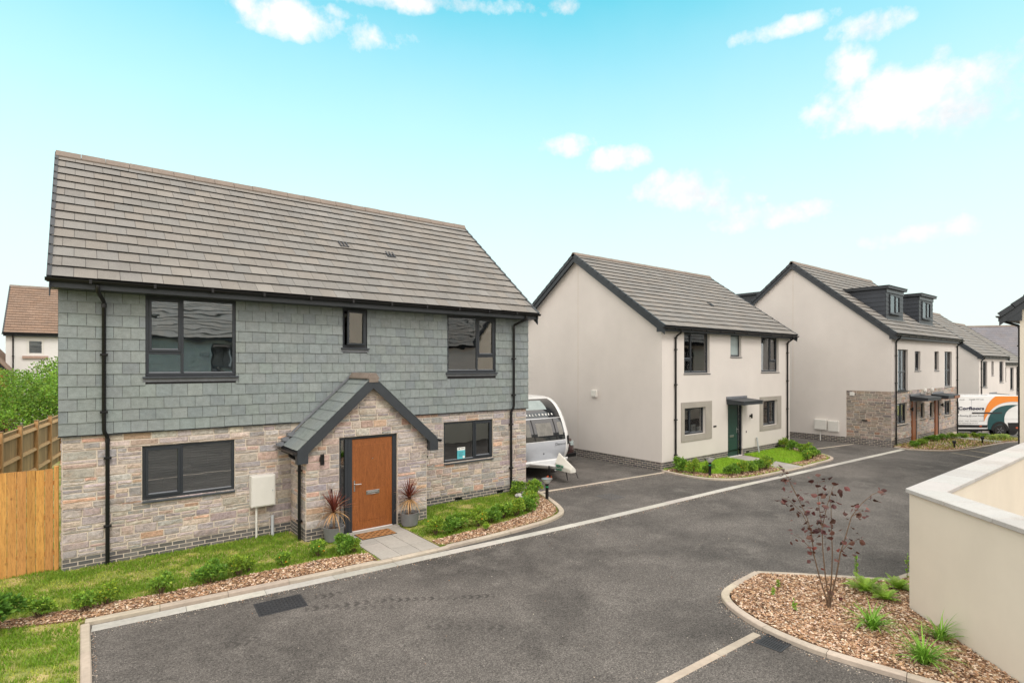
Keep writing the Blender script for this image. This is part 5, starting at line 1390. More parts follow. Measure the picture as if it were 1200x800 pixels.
shrub(5, 7.05, 9.98, .05, .6, 'tiny seedling in the mulch strip in front of the right hedge', GR)
shrub(2, 9.86, 11.75, .05, .9, 'small shrub wedged between the pale rocks and the bollard light', GR)
GH = 'shrubs in the left front bed of the cream house'
for i, (x, y, k, s) in enumerate([(16.3, 11.5, 3, 1.0), (16.32, 10.95, 1, .95), (16.72, 10.62, 0, .9), (17.05, 9.95, 3, .82), (17.5, 9.85, 1, .9), (18.0, 9.82, 0, .95), (18.5, 9.8, 3, .82), (18.95, 9.8, 1, .9), (19.3, 9.95, 0, 1.0)]):
    shrub(k, x, y, .05, s * 1.05, 'green shrub in the bed left of the green door path, %s from the house corner' % ordn[i], GH)
GK = 'shrubs in the right front bed of the cream house'
for i, (x, y, k, s) in enumerate([(22.0, 9.75, 2, 1.0), (22.5, 9.8, 0, .9), (23.0, 9.95, 3, .85), (23.4, 10.3, 1, .95), (23.75, 10.75, 0, .9), (24.1, 11.3, 3, .9), (24.3, 11.75, 1, .95)]):
    shrub(k, x, y, .05, s * 1.05, 'green shrub in the bed right of the green door path, %s from that path' % ordn[i], GK)
GB = 'plants in the bed below the twin canopies'
for i, (x, y, k, s) in enumerate([(29.5, 8.45, 3, 1.), (30.3, 8.4, 1, 1.), (31.0, 8.5, 0, 1.), (32.3, 8.5, 3, 1.15), (33.4, 8.4, 3, 1.1), (34.3, 8.2, 1, 1.1), (35.2, 8.0, 0, 1.1), (36.2, 7.7, 1, 1.), (37.2, 7.6, 0, 1.1)]):
    shrub(k, x, y, gz(x) + .05, s * .92, 'green bedding shrub, %s from the left below the twin canopies' % ordn[i], GB, .62)
pale = make_shrub(21, .30, .42, 900, .05, (1.9, 1.45, 3.0))
for i, (x, y, s) in enumerate([(35.9, 7.0, 1.1), (37.0, 6.9, 1.2), (38.1, 6.9, 1.1)]):
    lab = 'pale silver leaved bush, %s from the left, in the bed before the van' % ordn[i]
    if i == 0: pale.location = (x, y, gz(x) + .05); pale.scale = (s, s, s * .5); pale['label'] = lab; pale['group'] = 'pale bushes before the van'
    else: copy_thing(pale, (x, y, gz(x) + .05), i * 2., lab, (s, s, s * .5), 'pale bushes before the van')
random.seed(99)
def strand(P, w, V, C, col, side=None):
    """a tapering blade along points P (pairs of triangles)"""
    n = len(P)
    for i in range(n - 1):
        d = (P[i + 1] - P[i]); s = side or d.cross(Vector((0, 0, 1))).normalized()
        if s.length < .1: s = Vector((1, 0, 0))
        w0 = w * (1 - (i / (n - 1)) ** 2.2); w1 = w * (1 - ((i + 1) / (n - 1)) ** 2.2)
        a, b, c, e = P[i] - s * w0, P[i] + s * w0, P[i + 1] + s * w1, P[i + 1] - s * w1
        V += [tuple(v) for v in (a, b, c, a, c, e)]; C += [col] * 6
def arch(base, az, L, el0, droop, n=6):
    P = [Vector(base)]; el = el0
    for i in range(n):
        d = Vector((math.cos(az) * math.cos(el), math.sin(az) * math.cos(el), math.sin(el))); P.append(P[-1] + d * L / n); el -= droop / n
    return P
def cordyline(loc, label, seed, rz=0.):
    random.seed(seed)
    t = thing('potted_plant', label, 'potted plant', loc, rz)
    p = MB(); p.lathe([(.14, 0), (.18, .03), (.215, .28), (.225, .31), (.20, .31), (.19, .26), (.0, .26)], 28); p.build('pot', 'pot', t, smooth=True)
    p = MB(); p.lathe([(.174, .245), (.12, .262), (.0, .268)], 16); p.build('soil', 'soil', t)
    p = MB(); p.tube([(0, 0, .25), (.01, 0, .45), (0, .01, .66)], [.03, .026, .022], 8); p.build('trunk', M['bark'], t)
    V = []; C = []
    for i in range(70):
        az = random.uniform(0, 2 * PI); L = random.uniform(.36, .56); el = random.uniform(.2, 1.45)
        col = rc(random.choice([(.16, .035, .025), (.12, .03, .025), (.22, .06, .035)]), .25)
        if el < .55: col = rc(random.choice([(.36, .19, .09), (.24, .09, .05)]), .2)
        strand(arch((random.gauss(0, .012), random.gauss(0, .012), .64 + random.uniform(-.03, .03)), az, L, el, random.uniform(.05, .55)), .013, V, C, col)
    tri_stuff('leaves', V, C, 'cordy').parent = t
    V = []; C = []
    for i in range(36):
        az = random.uniform(0, 2 * PI); L = random.uniform(.34, .52)
        strand(arch((0, 0, .60), az, L, random.uniform(-.5, .25), random.uniform(.9, 1.6)), .011, V, C, rc((.50, .30, .14), .2))
    tri_stuff('dead_leaves', V, C, 'cordy').parent = t
    return t
cordyline((4.16, 11.36, .045), 'potted spiky red plant on the left of the brown front door', 3)
cordyline((5.93, 11.40, .045), 'potted spiky red plant on the right of the brown front door, at the lawn edge', 5, 1.)
def fern(loc, label, seed, s=1.):
    random.seed(seed); t = thing('fern', label, 'fern', loc); V = []; C = []
    for i in range(26):
        az = 2 * PI * i / 13 + random.uniform(-.2, .2); L = random.uniform(.24, .38) * s; P = arch((0, 0, .0), az, L, random.uniform(.6, 1.25), random.uniform(.5, 1.1), 14)
        g = random.uniform(.9, 1.7)
        for j in range(1, len(P)):
            d = (P[j] - P[j - 1]).normalized(); sd = d.cross(Vector((0, 0, 1))).normalized(); k = j / len(P); lw = .075 * s * math.sin(PI * min(.97, k * .85 + .12))
            for q in (-1, 1):
                a = P[j]; tip = a + sd * q * lw + d * lw * .4; b = a + d * .018 * s
                V += [tuple(a), tuple(tip), tuple(b + sd * q * lw * .3)]; C += [(g * 1.15, g, g * .8)] * 3
                V += [tuple(a - d * .012 * s), tuple(tip), tuple(a)]; C += [(g, g * .9, g * .7)] * 3
    tri_stuff('fronds', V, C, 'leaf').parent = t
    m = MB(); m.lathe([(.03, -.02), (.02, .02)], 8); m.build('crown', 'soil', t); return t
def tuft(loc, label, seed, s=1., n=70):
    random.seed(seed); t = thing('grass_tuft', label, 'plant', loc); V = []; C = []
    for i in range(n):
        az = random.uniform(0, 2 * PI); L = random.uniform(.18, .42) * s; g = random.uniform(.7, 1.5)
        strand(arch((random.gauss(0, .02), random.gauss(0, .02), 0), az, L, random.uniform(.7, 1.5), random.uniform(.6, 1.9), 7), .0075 * s, V, C, (g * 1.0, g * 1.05, g * 1.0))
    tri_stuff('blades', V, C, 'leaf').parent = t
    m = MB(); m.lathe([(.035, -.02), (.02, .015)], 8); m.build('crown', 'soil', t); return t
Z = .055
fern((9.98, 3.52, Z), 'bright green fern behind the others, right of the purple sapling', 41, 1.0)
fern((9.86, 3.20, Z), 'smaller yellow-green fern in front of the large fern', 42, .8)
fern((10.5, 3.22, Z), 'fern tucked beside the garden wall end', 43, .8)
tuft((8.62, 2.95, Z), 'broad spiky grass tuft below the sapling in the middle of the mulch', 44, 1.25, 110)
tuft((8.98, 2.28, Z), 'small grass tuft closest to the garden wall foot', 45, 1.1, 90)
tuft((8.12, 2.22, Z), 'largest glossy grass tuft near the bottom right kerb', 46, 1.3, 120)
def sprout(loc, label, seed, h, n=26):
    random.seed(seed); t = thing('seedling', label, 'plant', loc); it = []
    m = MB(); m.tube([(0, 0, -.02), (.01, 0, h)], [.005, .002], 5); m.build('stem', 'bark', t)
    for i in range(n):
        z = h * random.uniform(.15, 1); d = rdir(.6); it.append((Vector((0, 0, z)), d, d.cross(rdir()).normalized(), .05, .012, (random.uniform(.8, 1.5), random.uniform(.8, 1.3), 1.)))
    leaves_obj('foliage', it, 'leaf', t)
sprout((9.0, 4.45, Z), 'tiny upright green seedling at the far left of the island mulch', 51, .13)
sprout((8.65, 4.35, Z), 'tiny green seedling at the left rim of the island mulch', 52, .11)
sprout((8.36, 3.88, Z), 'small upright green seedling left of the purple sapling', 53, .17)
sprout((10.35, 3.78, Z), 'thin pale green twiggy weed by the far island kerb behind the ferns', 54, .42, 60)
sprout((10.85, 3.2, Z), 'thin weed peeking past the garden wall end', 55, .5, 40)

def sapling():
    random.seed(61)
    t = thing('purple_sapling', 'slender multi-stemmed sapling with sparse dark purple leaves in the mulch island', 'young tree', (8.88, 3.62, .05))
    Rv = Vector((.788, -.616, 0)); Fv = Vector((.616, .788, 0))
    def P(pts, dep): return [Rv * a + Fv * (dep * z) + Vector((0, 0, z)) for a, z in pts]
    stems = [([(0, -.05), (-.03, .15), (-.10, .40), (-.17, .75), (-.19, 1.1), (-.25, 1.35), (-.36, 1.6), (-.47, 1.82)], .12),
             ([(0, -.05), (-.02, .2), (-.08, .5), (-.14, .9), (-.17, 1.25), (-.11, 1.6), (-.04, 1.88)], -.1),
             ([(0, -.05), (.03, .2), (.07, .45), (.10, .8), (.11, 1.2), (.12, 1.5), (.09, 1.72)], .1),
             ([(.01, -.05), (.05, .25), (.10, .5), (.15, .85), (.21, 1.05), (.30, 1.4), (.45, 1.6), (.6, 1.73), (.72, 1.78)], -.05),
             ([(-.17, .75), (-.25, .9), (-.36, 1.02), (-.46, 1.06)], .12), ([(.15, .85), (.26, .98), (.40, 1.05), (.47, 1.04)], -.05),
             ([(-.19, 1.1), (-.32, 1.40), (-.50, 1.58), (-.62, 1.62)], .12), ([(-.17, 1.25), (-.24, 1.6), (-.28, 1.95)], -.1), ([(.30, 1.4), (.40, 1.45), (.47, 1.5)], -.05), ([(-.36, 1.6), (-.5, 1.92), (-.58, 2.02)], .12)]
    m = MB(); it = []; tips = []
    for i, (pts, dep) in enumerate(stems):
        q = P(pts, dep); n = len(q); r0 = .0125 if i < 4 else .006
        m.tube(q, [max(.002, r0 * (1 - .8 * k / (n - 1))) for k in range(n)], 7)
        for k in range(n):
            z = pts[k][1]
            if i < 4 and z < 1.0: cnt = 1 if random.random() < .45 else 0
            else: cnt = random.randint(3, 6) if k < n - 1 else 6
            for _ in range(cnt): tips.append(q[k] + Vector((random.gauss(0, .06), random.gauss(0, .06), random.gauss(0, .07))))
    for _ in range(26): tips.append(Rv * random.gauss(-.08, .13) + Fv * random.gauss(0, .1) + Vector((0, 0, random.gauss(1.38, .2))))
    m.build('stems', 'bark', t, smooth=True)
    V = []; C = []
    for p in tips:   # rounded drooping leaves
        d = Vector((random.gauss(0, 1), random.gauss(0, 1), random.uniform(-.9, .3))).normalized(); s = d.cross(Vector((random.gauss(0, .9), random.gauss(0, .9), 1))).normalized(); L = random.uniform(.055, .10)
        n = d.cross(s); w = L * .46; g = random.uniform(.5, 1.5); col = (g, g * random.uniform(.8, 1.3), g)
        if random.random() < .10: col = (1.9 * g, 1.5 * g, 1.3 * g)
        ring = [p + d * L * a + s * w * b + n * w * (abs(b) * .35 - .12 * a) for a, b in ((0, 0), (.18, .55), (.5, .95), (.72, .62), (1.12, 0), (.78, -.7), (.45, -.9), (.2, -.6))]; c = p + d * L * .5
        for k in range(8): V += [tuple(c), tuple(ring[k]), tuple(ring[(k + 1) % 8])]; C += [col] * 3
    tri_stuff('leaves', V, C, 'redleaf').parent = t
sapling()
def hedge():
    random.seed(71)
    t = thing('hedge', 'tall overgrown leafy green hedge behind the weathered fence at the left', 'hedge', (-2.4, 34.5, 0))
    it = []; cl = []; st = MB()
    for i in range(120):
        x = random.uniform(-4, 5.0); y = random.uniform(-2.5, 3.5); top = 3.25 + .17 * x + .5 * noise.noise(Vector((x * .6, y * .5, 2))) + .06 * y
        z = top * random.uniform(.35, 1.); cl.append((Vector((x, y, z)), random.uniform(.55, 1.05)))
        st.tube([(x * .95, y, -.1), (x, y, z * .4), (x + .1, y, z * .6)], [.05, .03, .01], 5)
    for i in range(46000):
        c, r = random.choice(cl); d = rdir(.2); p = c + Vector((d.x, d.y, d.z * .8)) * r * random.random() ** .4
        if p.z < .2: continue
        ld = (d + rdir(.1) * .9).normalized(); s = ld.cross(rdir()).normalized(); L = random.uniform(.08, .15); g = random.uniform(.45, 1.25) * (1.2 if noise.noise(c * 1.3) > .1 else .85)
        it.append((p, ld, s, L, L * .3, (g * (1.25 if random.random() < .3 else .95), g, g * .9)))
    bs = sorted([(c.x * .95, c.y, 0) for c, r in cl]); st.tube(bs, .05, 5)
    leaves_obj('foliage', it, 'leaf', t); st.build('stems', 'bark', t)
hedge()
random.seed(5)

# ================================================================== vehicles
def text_mesh(body, size, bold=0., spacing=1., ext=.002):
    cu = bpy.data.curves.new('lettering', 'FONT'); cu.body = body; cu.size = size; cu.offset = bold; cu.space_character = spacing; cu.extrude = ext; cu.resolution_u = 3
    o = bpy.data.objects.new('lettering', cu); COL.objects.link(o)
    bpy.context.view_layer.update()
    me = bpy.data.meshes.new_from_object(o.evaluated_get(bpy.context.evaluated_depsgraph_get())); bpy.data.objects.remove(o)
    return me
def text(name, body, size, mat, parent, loc, rot=(PI / 2, 0, 0), width=None, **k):
    me = text_mesh(body, size, **k); xs = [v.co.x for v in me.vertices]
    if width: 
        f = width / (max(xs) - min(xs)); me.transform(Matrix.Diagonal((f, 1, 1, 1)))
    me.materials.clear(); me.materials.append(M[mat]); o = bpy.data.objects.new(name, me); COL.objects.link(o); o.parent = parent; o.location = loc; o.rotation_euler = rot
    return o
def wheel(parent, x, y, r, w, side=-1, rimmat='steel'):
    """axis along y, outer face towards side"""
    t = MB(); t.lathe([(r * .62, -w / 2), (r * .93, -w / 2), (r, -w * .38), (r, w * .38), (r * .93, w / 2), (r * .62, w / 2)], 28, axis='y')
    o = t.build('wheel', 'tyre', parent, smooth=True); o.location = (x, y, r)
    m = MB(); f = side * w * .42
    m.lathe([(r * .66, f), (r * .60, f * 1.05), (r * .56, f * .7), (r * .2, f * .85), (r * .18, f * 1.1), (.001, f * 1.1)], 24, axis='y')
    for k in range(5):
        a = 2 * PI * k / 5; c = Vector((math.cos(a), 0, math.sin(a)))
        m.tube([c * r * .15 + Vector((0, f * .95, 0)), c * r * .6 + Vector((0, f * .95, 0))], r * .07, 6)
    m.build('rim', rimmat, o, smooth=True)
    return o
def loft(m, secs, mat=0, caps=True):
    n = len(secs[0]); vs = [p for s in secs for p in s]; fs = []
    for i in range(len(secs) - 1):
        for k in range(n): fs.append((i * n + k, i * n + (k + 1) % n, (i + 1) * n + (k + 1) % n, (i + 1) * n + k))
    if caps: fs += [tuple(range(n))[::-1], tuple(range((len(secs) - 1) * n, len(secs) * n))]
    m.add(vs, fs, mat)

def caravan():
    t = thing('caravan', 'white and silver touring caravan nose between the stone house and the cream house', 'caravan', (12.17, 13.72, 0), math.radians(-1.5))
    HW = 1.15
    prof = [(.50, .36), (.26, .46), (.09, .68), (.0, .98), (.04, 1.3), (.15, 1.62), (.30, 1.92), (.52, 2.22), (.80, 2.44), (1.2, 2.56), (1.8, 2.60)]
    def sp(s):   # s in 0..len-1 on the front profile
        i = min(int(s), len(prof) - 2); f = s - i
        p0, p1, p2, p3 = (prof[max(i - 1, 0)], prof[i], prof[i + 1], prof[min(i + 2, len(prof) - 1)])
        return tuple(.5 * (2 * p1[k] + (p2[k] - p0[k]) * f + (2 * p0[k] - 5 * p1[k] + 4 * p2[k] - p3[k]) * f * f + (3 * p1[k] - p0[k] - 3 * p2[k] + p3[k]) * f ** 3) for k in (0, 1))
    def bulge(x): return .17 * (abs(x) / HW) ** 9
    def surf(x, s, off=0.):
        y, z = sp(s); y1, z1 = sp(min(s + .05, len(prof) - 1.001)); y0, z0 = sp(max(s - .05, 0))
        ty, tz = y1 - y0, z1 - z0; L = math.hypot(ty, tz) or 1
        fade = 1 if s < 8 else max(0, 1 - (s - 8) / 2)
        return Vector((x, y + bulge(x) * fade - tz / L * off, z + ty / L * off))
    xs = [-HW + 2 * HW * i / 32 for i in range(33)]; ss = [i * .25 for i in range(41)]
    m = MB(); nx = len(xs)
    m.add([tuple(surf(x, s)) for s in ss for x in xs], [(j * nx + i, j * nx + i + 1, (j + 1) * nx + i + 1, (j + 1) * nx + i) for j in range(len(ss) - 1) for i in range(nx - 1)])
    top = prof[-1][1]
    for sg in (-1, 1):
        x = sg * HW; P = [tuple(surf(x, s)) for s in ss]; n = len(P); Q = [(x, 6.2, p[2]) for p in P]
        m.add(P + Q, [(i, i + 1, n + i + 1, n + i) for i in range(n - 1)])
    m.add([(-HW, 1.8, top), (HW, 1.8, top), (HW, 6.2, top), (-HW, 6.2, top)], [(0, 1, 2, 3)])
    m.add([(-HW, 6.2, .36), (HW, 6.2, .36), (HW, 6.2, top), (-HW, 6.2, top)], [(0, 1, 2, 3)]); m.add([(-HW, .64, .36), (HW, .64, .36), (HW, 6.2, .36), (-HW, 6.2, .36)], [(0, 1, 2, 3)])
    m.build('body', 'white_paint', t, smooth=True)
    def patch(name, x0, x1, s0, s1, off, mat, parent=t, nx=10, ns=10, inset=None):
        q = MB(); vs = []
        for j in range(ns + 1):
            for i in range(nx + 1):
                s = s0 + (s1 - s0) * j / ns; x = x0 + (x1 - x0) * i / nx
                if inset: x = inset(x, s)
                vs.append(tuple(surf(x, s, off)))
        n0 = len(vs); w = nx + 1
        q.add(vs, [(j * w + i, j * w + i + 1, (j + 1) * w + i + 1, (j + 1) * w + i) for j in range(ns) for i in range(nx)])
        # rim down to the body
        rim = [(j, 0) for j in range(ns + 1)] + [(ns, i) for i in range(1, nx + 1)] + [(j, nx) for j in range(ns - 1, -1, -1)] + [(0, i) for i in range(nx - 1, 0, -1)]
        R = []
        for j, i in rim:
            s = s0 + (s1 - s0) * j / ns; x = x0 + (x1 - x0) * i / nx
            if inset: x = inset(x, s)
            R.append((vs[j * w + i], tuple(surf(x, s, -.002))))
        vv = [p for r in R for p in r]; n = len(R)
        q.add(vv, [(2 * k, 2 * ((k + 1) % n), 2 * ((k + 1) % n) + 1, 2 * k + 1) for k in range(n)])
        return q.build(name, mat, parent, smooth=True)
    e = .86
    patch('lower_panel', -e, e, 1.35, 3.62, .012, 'silver_paint', nx=20)
    wn = patch('front_window', -e, e, 3.7, 5.92, .014, 'dark_glass', nx=20)
    for a, b in ((-.80, -.60), (-.33, .33), (.60, .78)): patch('curtain', a, b, 4.2, 5.5, .017, M['vancurtain'], wn)
    for x in (-.47, .47): patch('window_divider', x - .02, x + .02, 3.72, 5.9, .019, 'black', wn, 2)
    patch('trim_strip', -e, e, 5.93, 6.02, .02, 'yellowtrim' if 'yellowtrim' in M else 'steel', nx=20, ns=1)
    sr = patch('sunroof', -e, e, 6.05, 8.6, .014, 'dark_glass', nx=20)
    patch('sunroof_pane', -.62, .40, 6.9, 8.2, .018, M['glass_obs'], sr)
    # CHALLENGER lettering: letters set one by one along the band under the sunroof
    word = 'CHALLENGER'
    for i, ch in enumerate(word):
        x = -.74 + i * .138; p = surf(x, 6.3, .022); q = surf(x, 6.6, .022); tilt = math.atan2((q - p).y, (q - p).z)
        text('lettering', ch, .085, 'card_white', sr, p, (PI / 2 - tilt, 0, 0), bold=.006)
    p = surf(.36, 3.15, .03); q = surf(.36, 3.5, .03); tl = math.atan2((q - p).y, (q - p).z)
    text('script_badge', 'Diamond', .13, 'greyink', t, p, (PI / 2 - tl, 0, .05))
    h = MB(); h.tube([surf(-.1, 2.4, .0), surf(-.1, 2.4, .03)], .022, 10); h.build('lock', 'black', t)
    g = MB(); p = surf(.97, 3.2, .0); g.box(p.x - .02, p.y - .05, p.z - .02, p.x + .02, p.y + .02, p.z + .28); g.build('grab_handle', 'black', t, bevel=.008)
    mk = MB(); p = surf(-.80, 1.7, .016); mk.lathe([(.045, 0), (.045, -.012)], 14, tuple(p), axis='y'); mk.build('reflector', 'orange_red', t)
    va = MB(); va.lathe([(.16, 0), (.16, .05), (.05, .07)], 16, (-.35, 1.7, top + .06)); va.lathe([(.03, 0), (.03, .08)], 8, (-.35, 1.7, top)); va.build('roof_aerial', 'white_pl', t, smooth=True)
    # chassis front: fairing, A-frame, coupling, jockey wheel, cover
    f = MB(); loft(f, [[(x, .40, .34), (x, .16 + .1 * (abs(x) / HW) ** 4, .38), (x, .08 + .12 * (abs(x) / HW) ** 4, .50), (x, .16, .56)] for x in [-HW * .95 + HW * 1.9 * i / 14 for i in range(15)]]); f.build('bumper', 'white_paint', t, smooth=True)
    a = MB(); a.tube([(-.7, .3, .40), (0, -1.0, .42)], .04, 8); a.tube([(.7, .3, .40), (0, -1.0, .42)], .04, 8); a.tube([(0, -.9, .42), (0, -1.28, .44)], .045, 10); a.build('a_frame', 'steel', t)
    pl = MB(); pl.prism([(-.75, .3), (.75, .3), (.1, -.9), (-.1, -.9)], .45, .52, 'z'); pl.build('a_frame_fairing', 'white_paint', t, bevel=.02)
    j = MB(); j.tube([(-.36, -.55, .2), (-.36, -.55, .50)], .025, 8); j.box(-.40, -.59, .10, -.32, -.51, .24); jw = j.build('jockey_stand', 'black', t)
    j = MB(); j.lathe([(.04, -.03), (.10, -.03), (.105, 0), (.10, .03), (.04, .03)], 18, (-.36, -.55, .105), axis='y'); j.build('jockey_wheel', 'orange_red', jw, smooth=True)
    c = MB()      # fabric hitch cover: tent shape from a high peak by the body falling to the nose
    A = [(-.20, -.66, .36), (-.19, -.64, .60), (-.02, -.62, .90), (.02, -.62, .90), (.19, -.64, .58), (.20, -.66, .36)]
    B = [(-.165, -.95, .36), (-.155, -.95, .52), (-.018, -.94, .72), (.018, -.94, .72), (.155, -.95, .52), (.165, -.95, .36)]
    E_ = [(-.12, -1.3, .34), (-.11, -1.3, .44), (-.016, -1.27, .54), (.016, -1.27, .54), (.11, -1.3, .44), (.12, -1.3, .34)]
    loft(c, [A, B, E_]); cv = c.build('hitch_cover', 'canvas', t, bevel=.015)
    text('cover_lettering', 'HITCH', .12, 'greenink', cv, (-.207, -.70, .47), (PI / 2 - .1, 0, -PI / 2 + .12), width=.30, ext=.01, bold=.004)
    text('cover_lettering', 'COVER', .07, 'greenink', cv, (-.209, -.70, .385), (PI / 2 - .06, 0, -PI / 2 + .12), width=.26, ext=.01, bold=.003)
    s = MB(); s.tube([(-.08, -1.05, .36), (-.08, -1.12, .10)], .018, 6); s.tube([(.1, -1.3, .36), (.14, -1.36, .18)], .015, 6); s.build('cable', 'black', t)
    for sg in (-1, 1): wheel(t, sg * .98, 3.4, .32, .2, sg).rotation_euler = (0, 0, PI / 2)
    st = MB()
    for sg in (-1, 1): st.tube([(sg * .85, .7, .38), (sg * .85, .55, .04)], .025, 6); st.box(sg * .85 - .06, .48, 0, sg * .85 + .06, .62, .04)
    st.build('corner_steady', 'steel', t)
caravan()

def car():
    t = thing('parked_car', 'dark maroon car nose half hidden between the caravan and the cream gable', 'car', (14.0, 15.0, 0))
    W = .9
    prof = [(.05, .30), (0, .5), (.03, .75), (.15, .95), (.5, 1.02), (1.05, 1.08), (1.8, 1.52), (2.6, 1.62), (3.7, 1.56), (4.3, 1.05), (4.4, .6), (4.35, .3)]
    m = MB(); secs = []
    for i in range(13):
        x = -W + 2 * W * i / 12; k = (abs(x) / W) ** 5
        secs.append([(x * (1 - .12 * max(0, (z - 1.0)) / .6), y + (.22 * k if y < 2 else -.15 * k), z - .06 * k) for y, z in prof])
    loft(m, secs); m.build('body', 'maroon', t, smooth=True)
    g = MB(); g.prism([(1.12, 1.10), (1.78, 1.49), (1.82, 1.53), (1.12, 1.13)], -.70, .70, 'x'); g.build('windscreen', 'dark_glass', t)
    for sg in (-1, 1):
        g = MB(); g.prism([(1.3, 1.08), (1.9, 1.47), (3.5, 1.46), (3.9, 1.08)], sg * .80, sg * .87, 'x'); g.build('side_window', 'dark_glass', t)
        l = MB(); loft(l, [[(sg * (.52 + .34 * a), -.01 + .2 * a ** 3, .70), (sg * (.52 + .34 * a), .02 + .2 * a ** 3, .84), (sg * (.52 + .34 * a), .12 + .2 * a ** 3, .84), (sg * (.52 + .34 * a), .12 + .2 * a ** 3, .70)] for a in (0, .5, 1)]); l.build('headlight', 'glass_obs', t, bevel=.01)
        l = MB(); l.tube([(sg * .9, 1.35, 1.08), (sg * 1.02, 1.32, 1.12)], [.04, .09], 8); l.build('mirror', 'maroon', t)
        for y in (.85, 3.45):
            w = wheel(t, sg * .80, y, .33, .2, sg); w.rotation_euler = (0, 0, -PI / 2)
    g = MB(); g.box(-.45, -.015, .48, .45, .04, .66); g.build('grille', 'black', t, bevel=.02)
    g = MB(); g.box(-.85, .02, .26, .85, .2, .42); g.build('bumper', 'black', t, bevel=.03)
car()

def van():
    x0, y0 = 43.05, 8.25
    t = thing('delivery_van', 'white panel van with orange and dark green swooshes parked at the street end', 'van', (x0, y0, gz(43) - .0), math.radians(-38))
    # local: length along x (front at -x), near side towards -y
    Lf, Lr, W, Hh = -4.3, 1.55, 1.95, 2.40
    y0, y1 = -.32, -.32 + W
    side = [(Lr, .42), (Lr, 2.2), (Lr - .06, 2.36), (Lr - .2, Hh), (-2.6, Hh), (-2.9, 2.33), (-3.45, 1.42), (-4.2, 1.15), (-4.3, .9), (-4.3, .42)]
    m = MB(); secs = []
    for k, (yy, ins) in enumerate(((y0, .0), (y0 + .03, -.0), (y0 + .1, -.0), (y1 - .1, -.0), (y1, 0))):
        secs.append([(x, yy + (.05 * max(0, z - 1.2) / 1.2 if k < 2 else (-.05 * max(0, z - 1.2) / 1.2 if k > 2 else 0)), z) for x, z in side])
    loft(m, secs); m.build('body', 'white_paint', t, bevel=.02)
    # near side plane leans a little: helper giving the surface y at height z
    ys = lambda z: y0 + .05 * max(0, z - 1.2) / 1.2
    def flat(name, poly, off, mat, parent=t):
        q = MB(); n = len(poly)
        q.add([(x, ys(z) - off, z) for x, z in poly] + [(x, ys(z) - .001, z) for x, z in poly], [tuple(range(n))] + [(i, (i + 1) % n, n + (i + 1) % n, n + i) for i in range(n)])
        return q.build(name, mat, t if parent is None else parent)
    K = .003826; c = lambda px, py: ((px - 755) * K, (745 - py) * K)
    def bez(*P, n=10):
        out = []
        for a, b, d in P:
            for i in range(n):
                u = i / n; out.append(tuple((1 - u) ** 2 * a[k] + 2 * u * (1 - u) * b[k] + u * u * d[k] for k in (0, 1)))
        return out
    outer = bez((c(512, 520), c(505, 250), c(705, 125)), n=18) + [c(705, 125), c(1160, 125), c(1160, 238)]
    inner = bez((c(1160, 238), c(1060, 205), c(940, 212)), (c(940, 212), c(700, 225), c(590, 385)), (c(590, 385), c(535, 450), c(512, 520)), n=12)
    def strip(name, A, B, off, mat, n=40):
        """area between two curves with matching ends"""
        def rs(Q):
            L = [0]
            for p, q in zip(Q, Q[1:]): L.append(L[-1] + math.dist(p, q))
            out = []
            for i in range(n + 1):
                s = L[-1] * i / n; j = max(0, min(len(Q) - 2, next((k for k in range(len(L) - 1) if L[k + 1] >= s), len(Q) - 2)))
                f = (s - L[j]) / max(1e-9, L[j + 1] - L[j]); out.append((Q[j][0] + (Q[j + 1][0] - Q[j][0]) * f, Q[j][1] + (Q[j + 1][1] - Q[j][1]) * f))
            return out
        a, b = rs(A), rs(B); q = MB()
        vs = [(x, ys(z) - off, z) for x, z in a] + [(x, ys(z) - off, z) for x, z in b]
        q.add(vs, [(i, i + 1, n + 2 + i, n + 1 + i) for i in range(n)])
        return q.build(name, mat, t)
    A = bez((c(512, 520), c(505, 250), c(705, 125)), n=18) + [c(705, 125), c(1160, 125)]
    B = bez((c(512, 520), c(535, 450), c(590, 385)), (c(590, 385), c(700, 225), c(940, 212)), (c(940, 212), c(1060, 205), c(1160, 238)), n=12) + [c(1160, 238)]
    strip('swoosh', A, B, .012, 'orange')
    A = bez((c(572, 640), c(540, 440), c(680, 335)), (c(680, 335), c(790, 245), c(1050, 262)), n=14) + [c(1050, 262)]
    B = [c(690, 640), c(830, 540)] + bez((c(830, 540), c(790, 330), c(1050, 262)), n=14) + [c(1050, 262)]
    strip('swoosh', A, B, .012, 'teal')
    flat('side_trim', [(-3.6, c(0, 605)[1]), c(560, 610), c(565, 570), (-3.6, c(0, 562)[1])], .02, 'black')
    flat('side_trim', [c(880, 535), c(1130, 535), (Lr, c(0, 535)[1]), (Lr, c(0, 665)[1]), c(905, 665)], .02, 'black')
    # wheel arch
    q = MB(); R0, R1 = .37, .52; n = 16; cz = .36
    q.add([(R * math.cos(PI * k / n), ys(1) - .03, cz + R * math.sin(PI * k / n)) for R in (R0, R1) for k in range(n + 1)] + [(R1 * math.cos(PI * k / n), y0, cz + R1 * math.sin(PI * k / n)) for k in range(n + 1)], [(k, k + 1, n + 2 + k, n + 1 + k) for k in range(n)] + [(n + 1 + k, n + 2 + k, 2 * n + 3 + k, 2 * n + 2 + k) for k in range(n)])
    q.lathe([(.40, -.0), (.40, .3)], 24, (0, y0 - .006, cz), axis='y'); q.build('wheel_arch', 'black', t)
    wheel(t, 0, y0 + .055, .345, .2, -1, 'silver_paint'); wheel(t, 0, y1 - .12, .345, .2, 1); wheel(t, -3.4, y0 + .07, .345, .2, -1); wheel(t, -3.4, y1 - .12, .345, .2, 1)
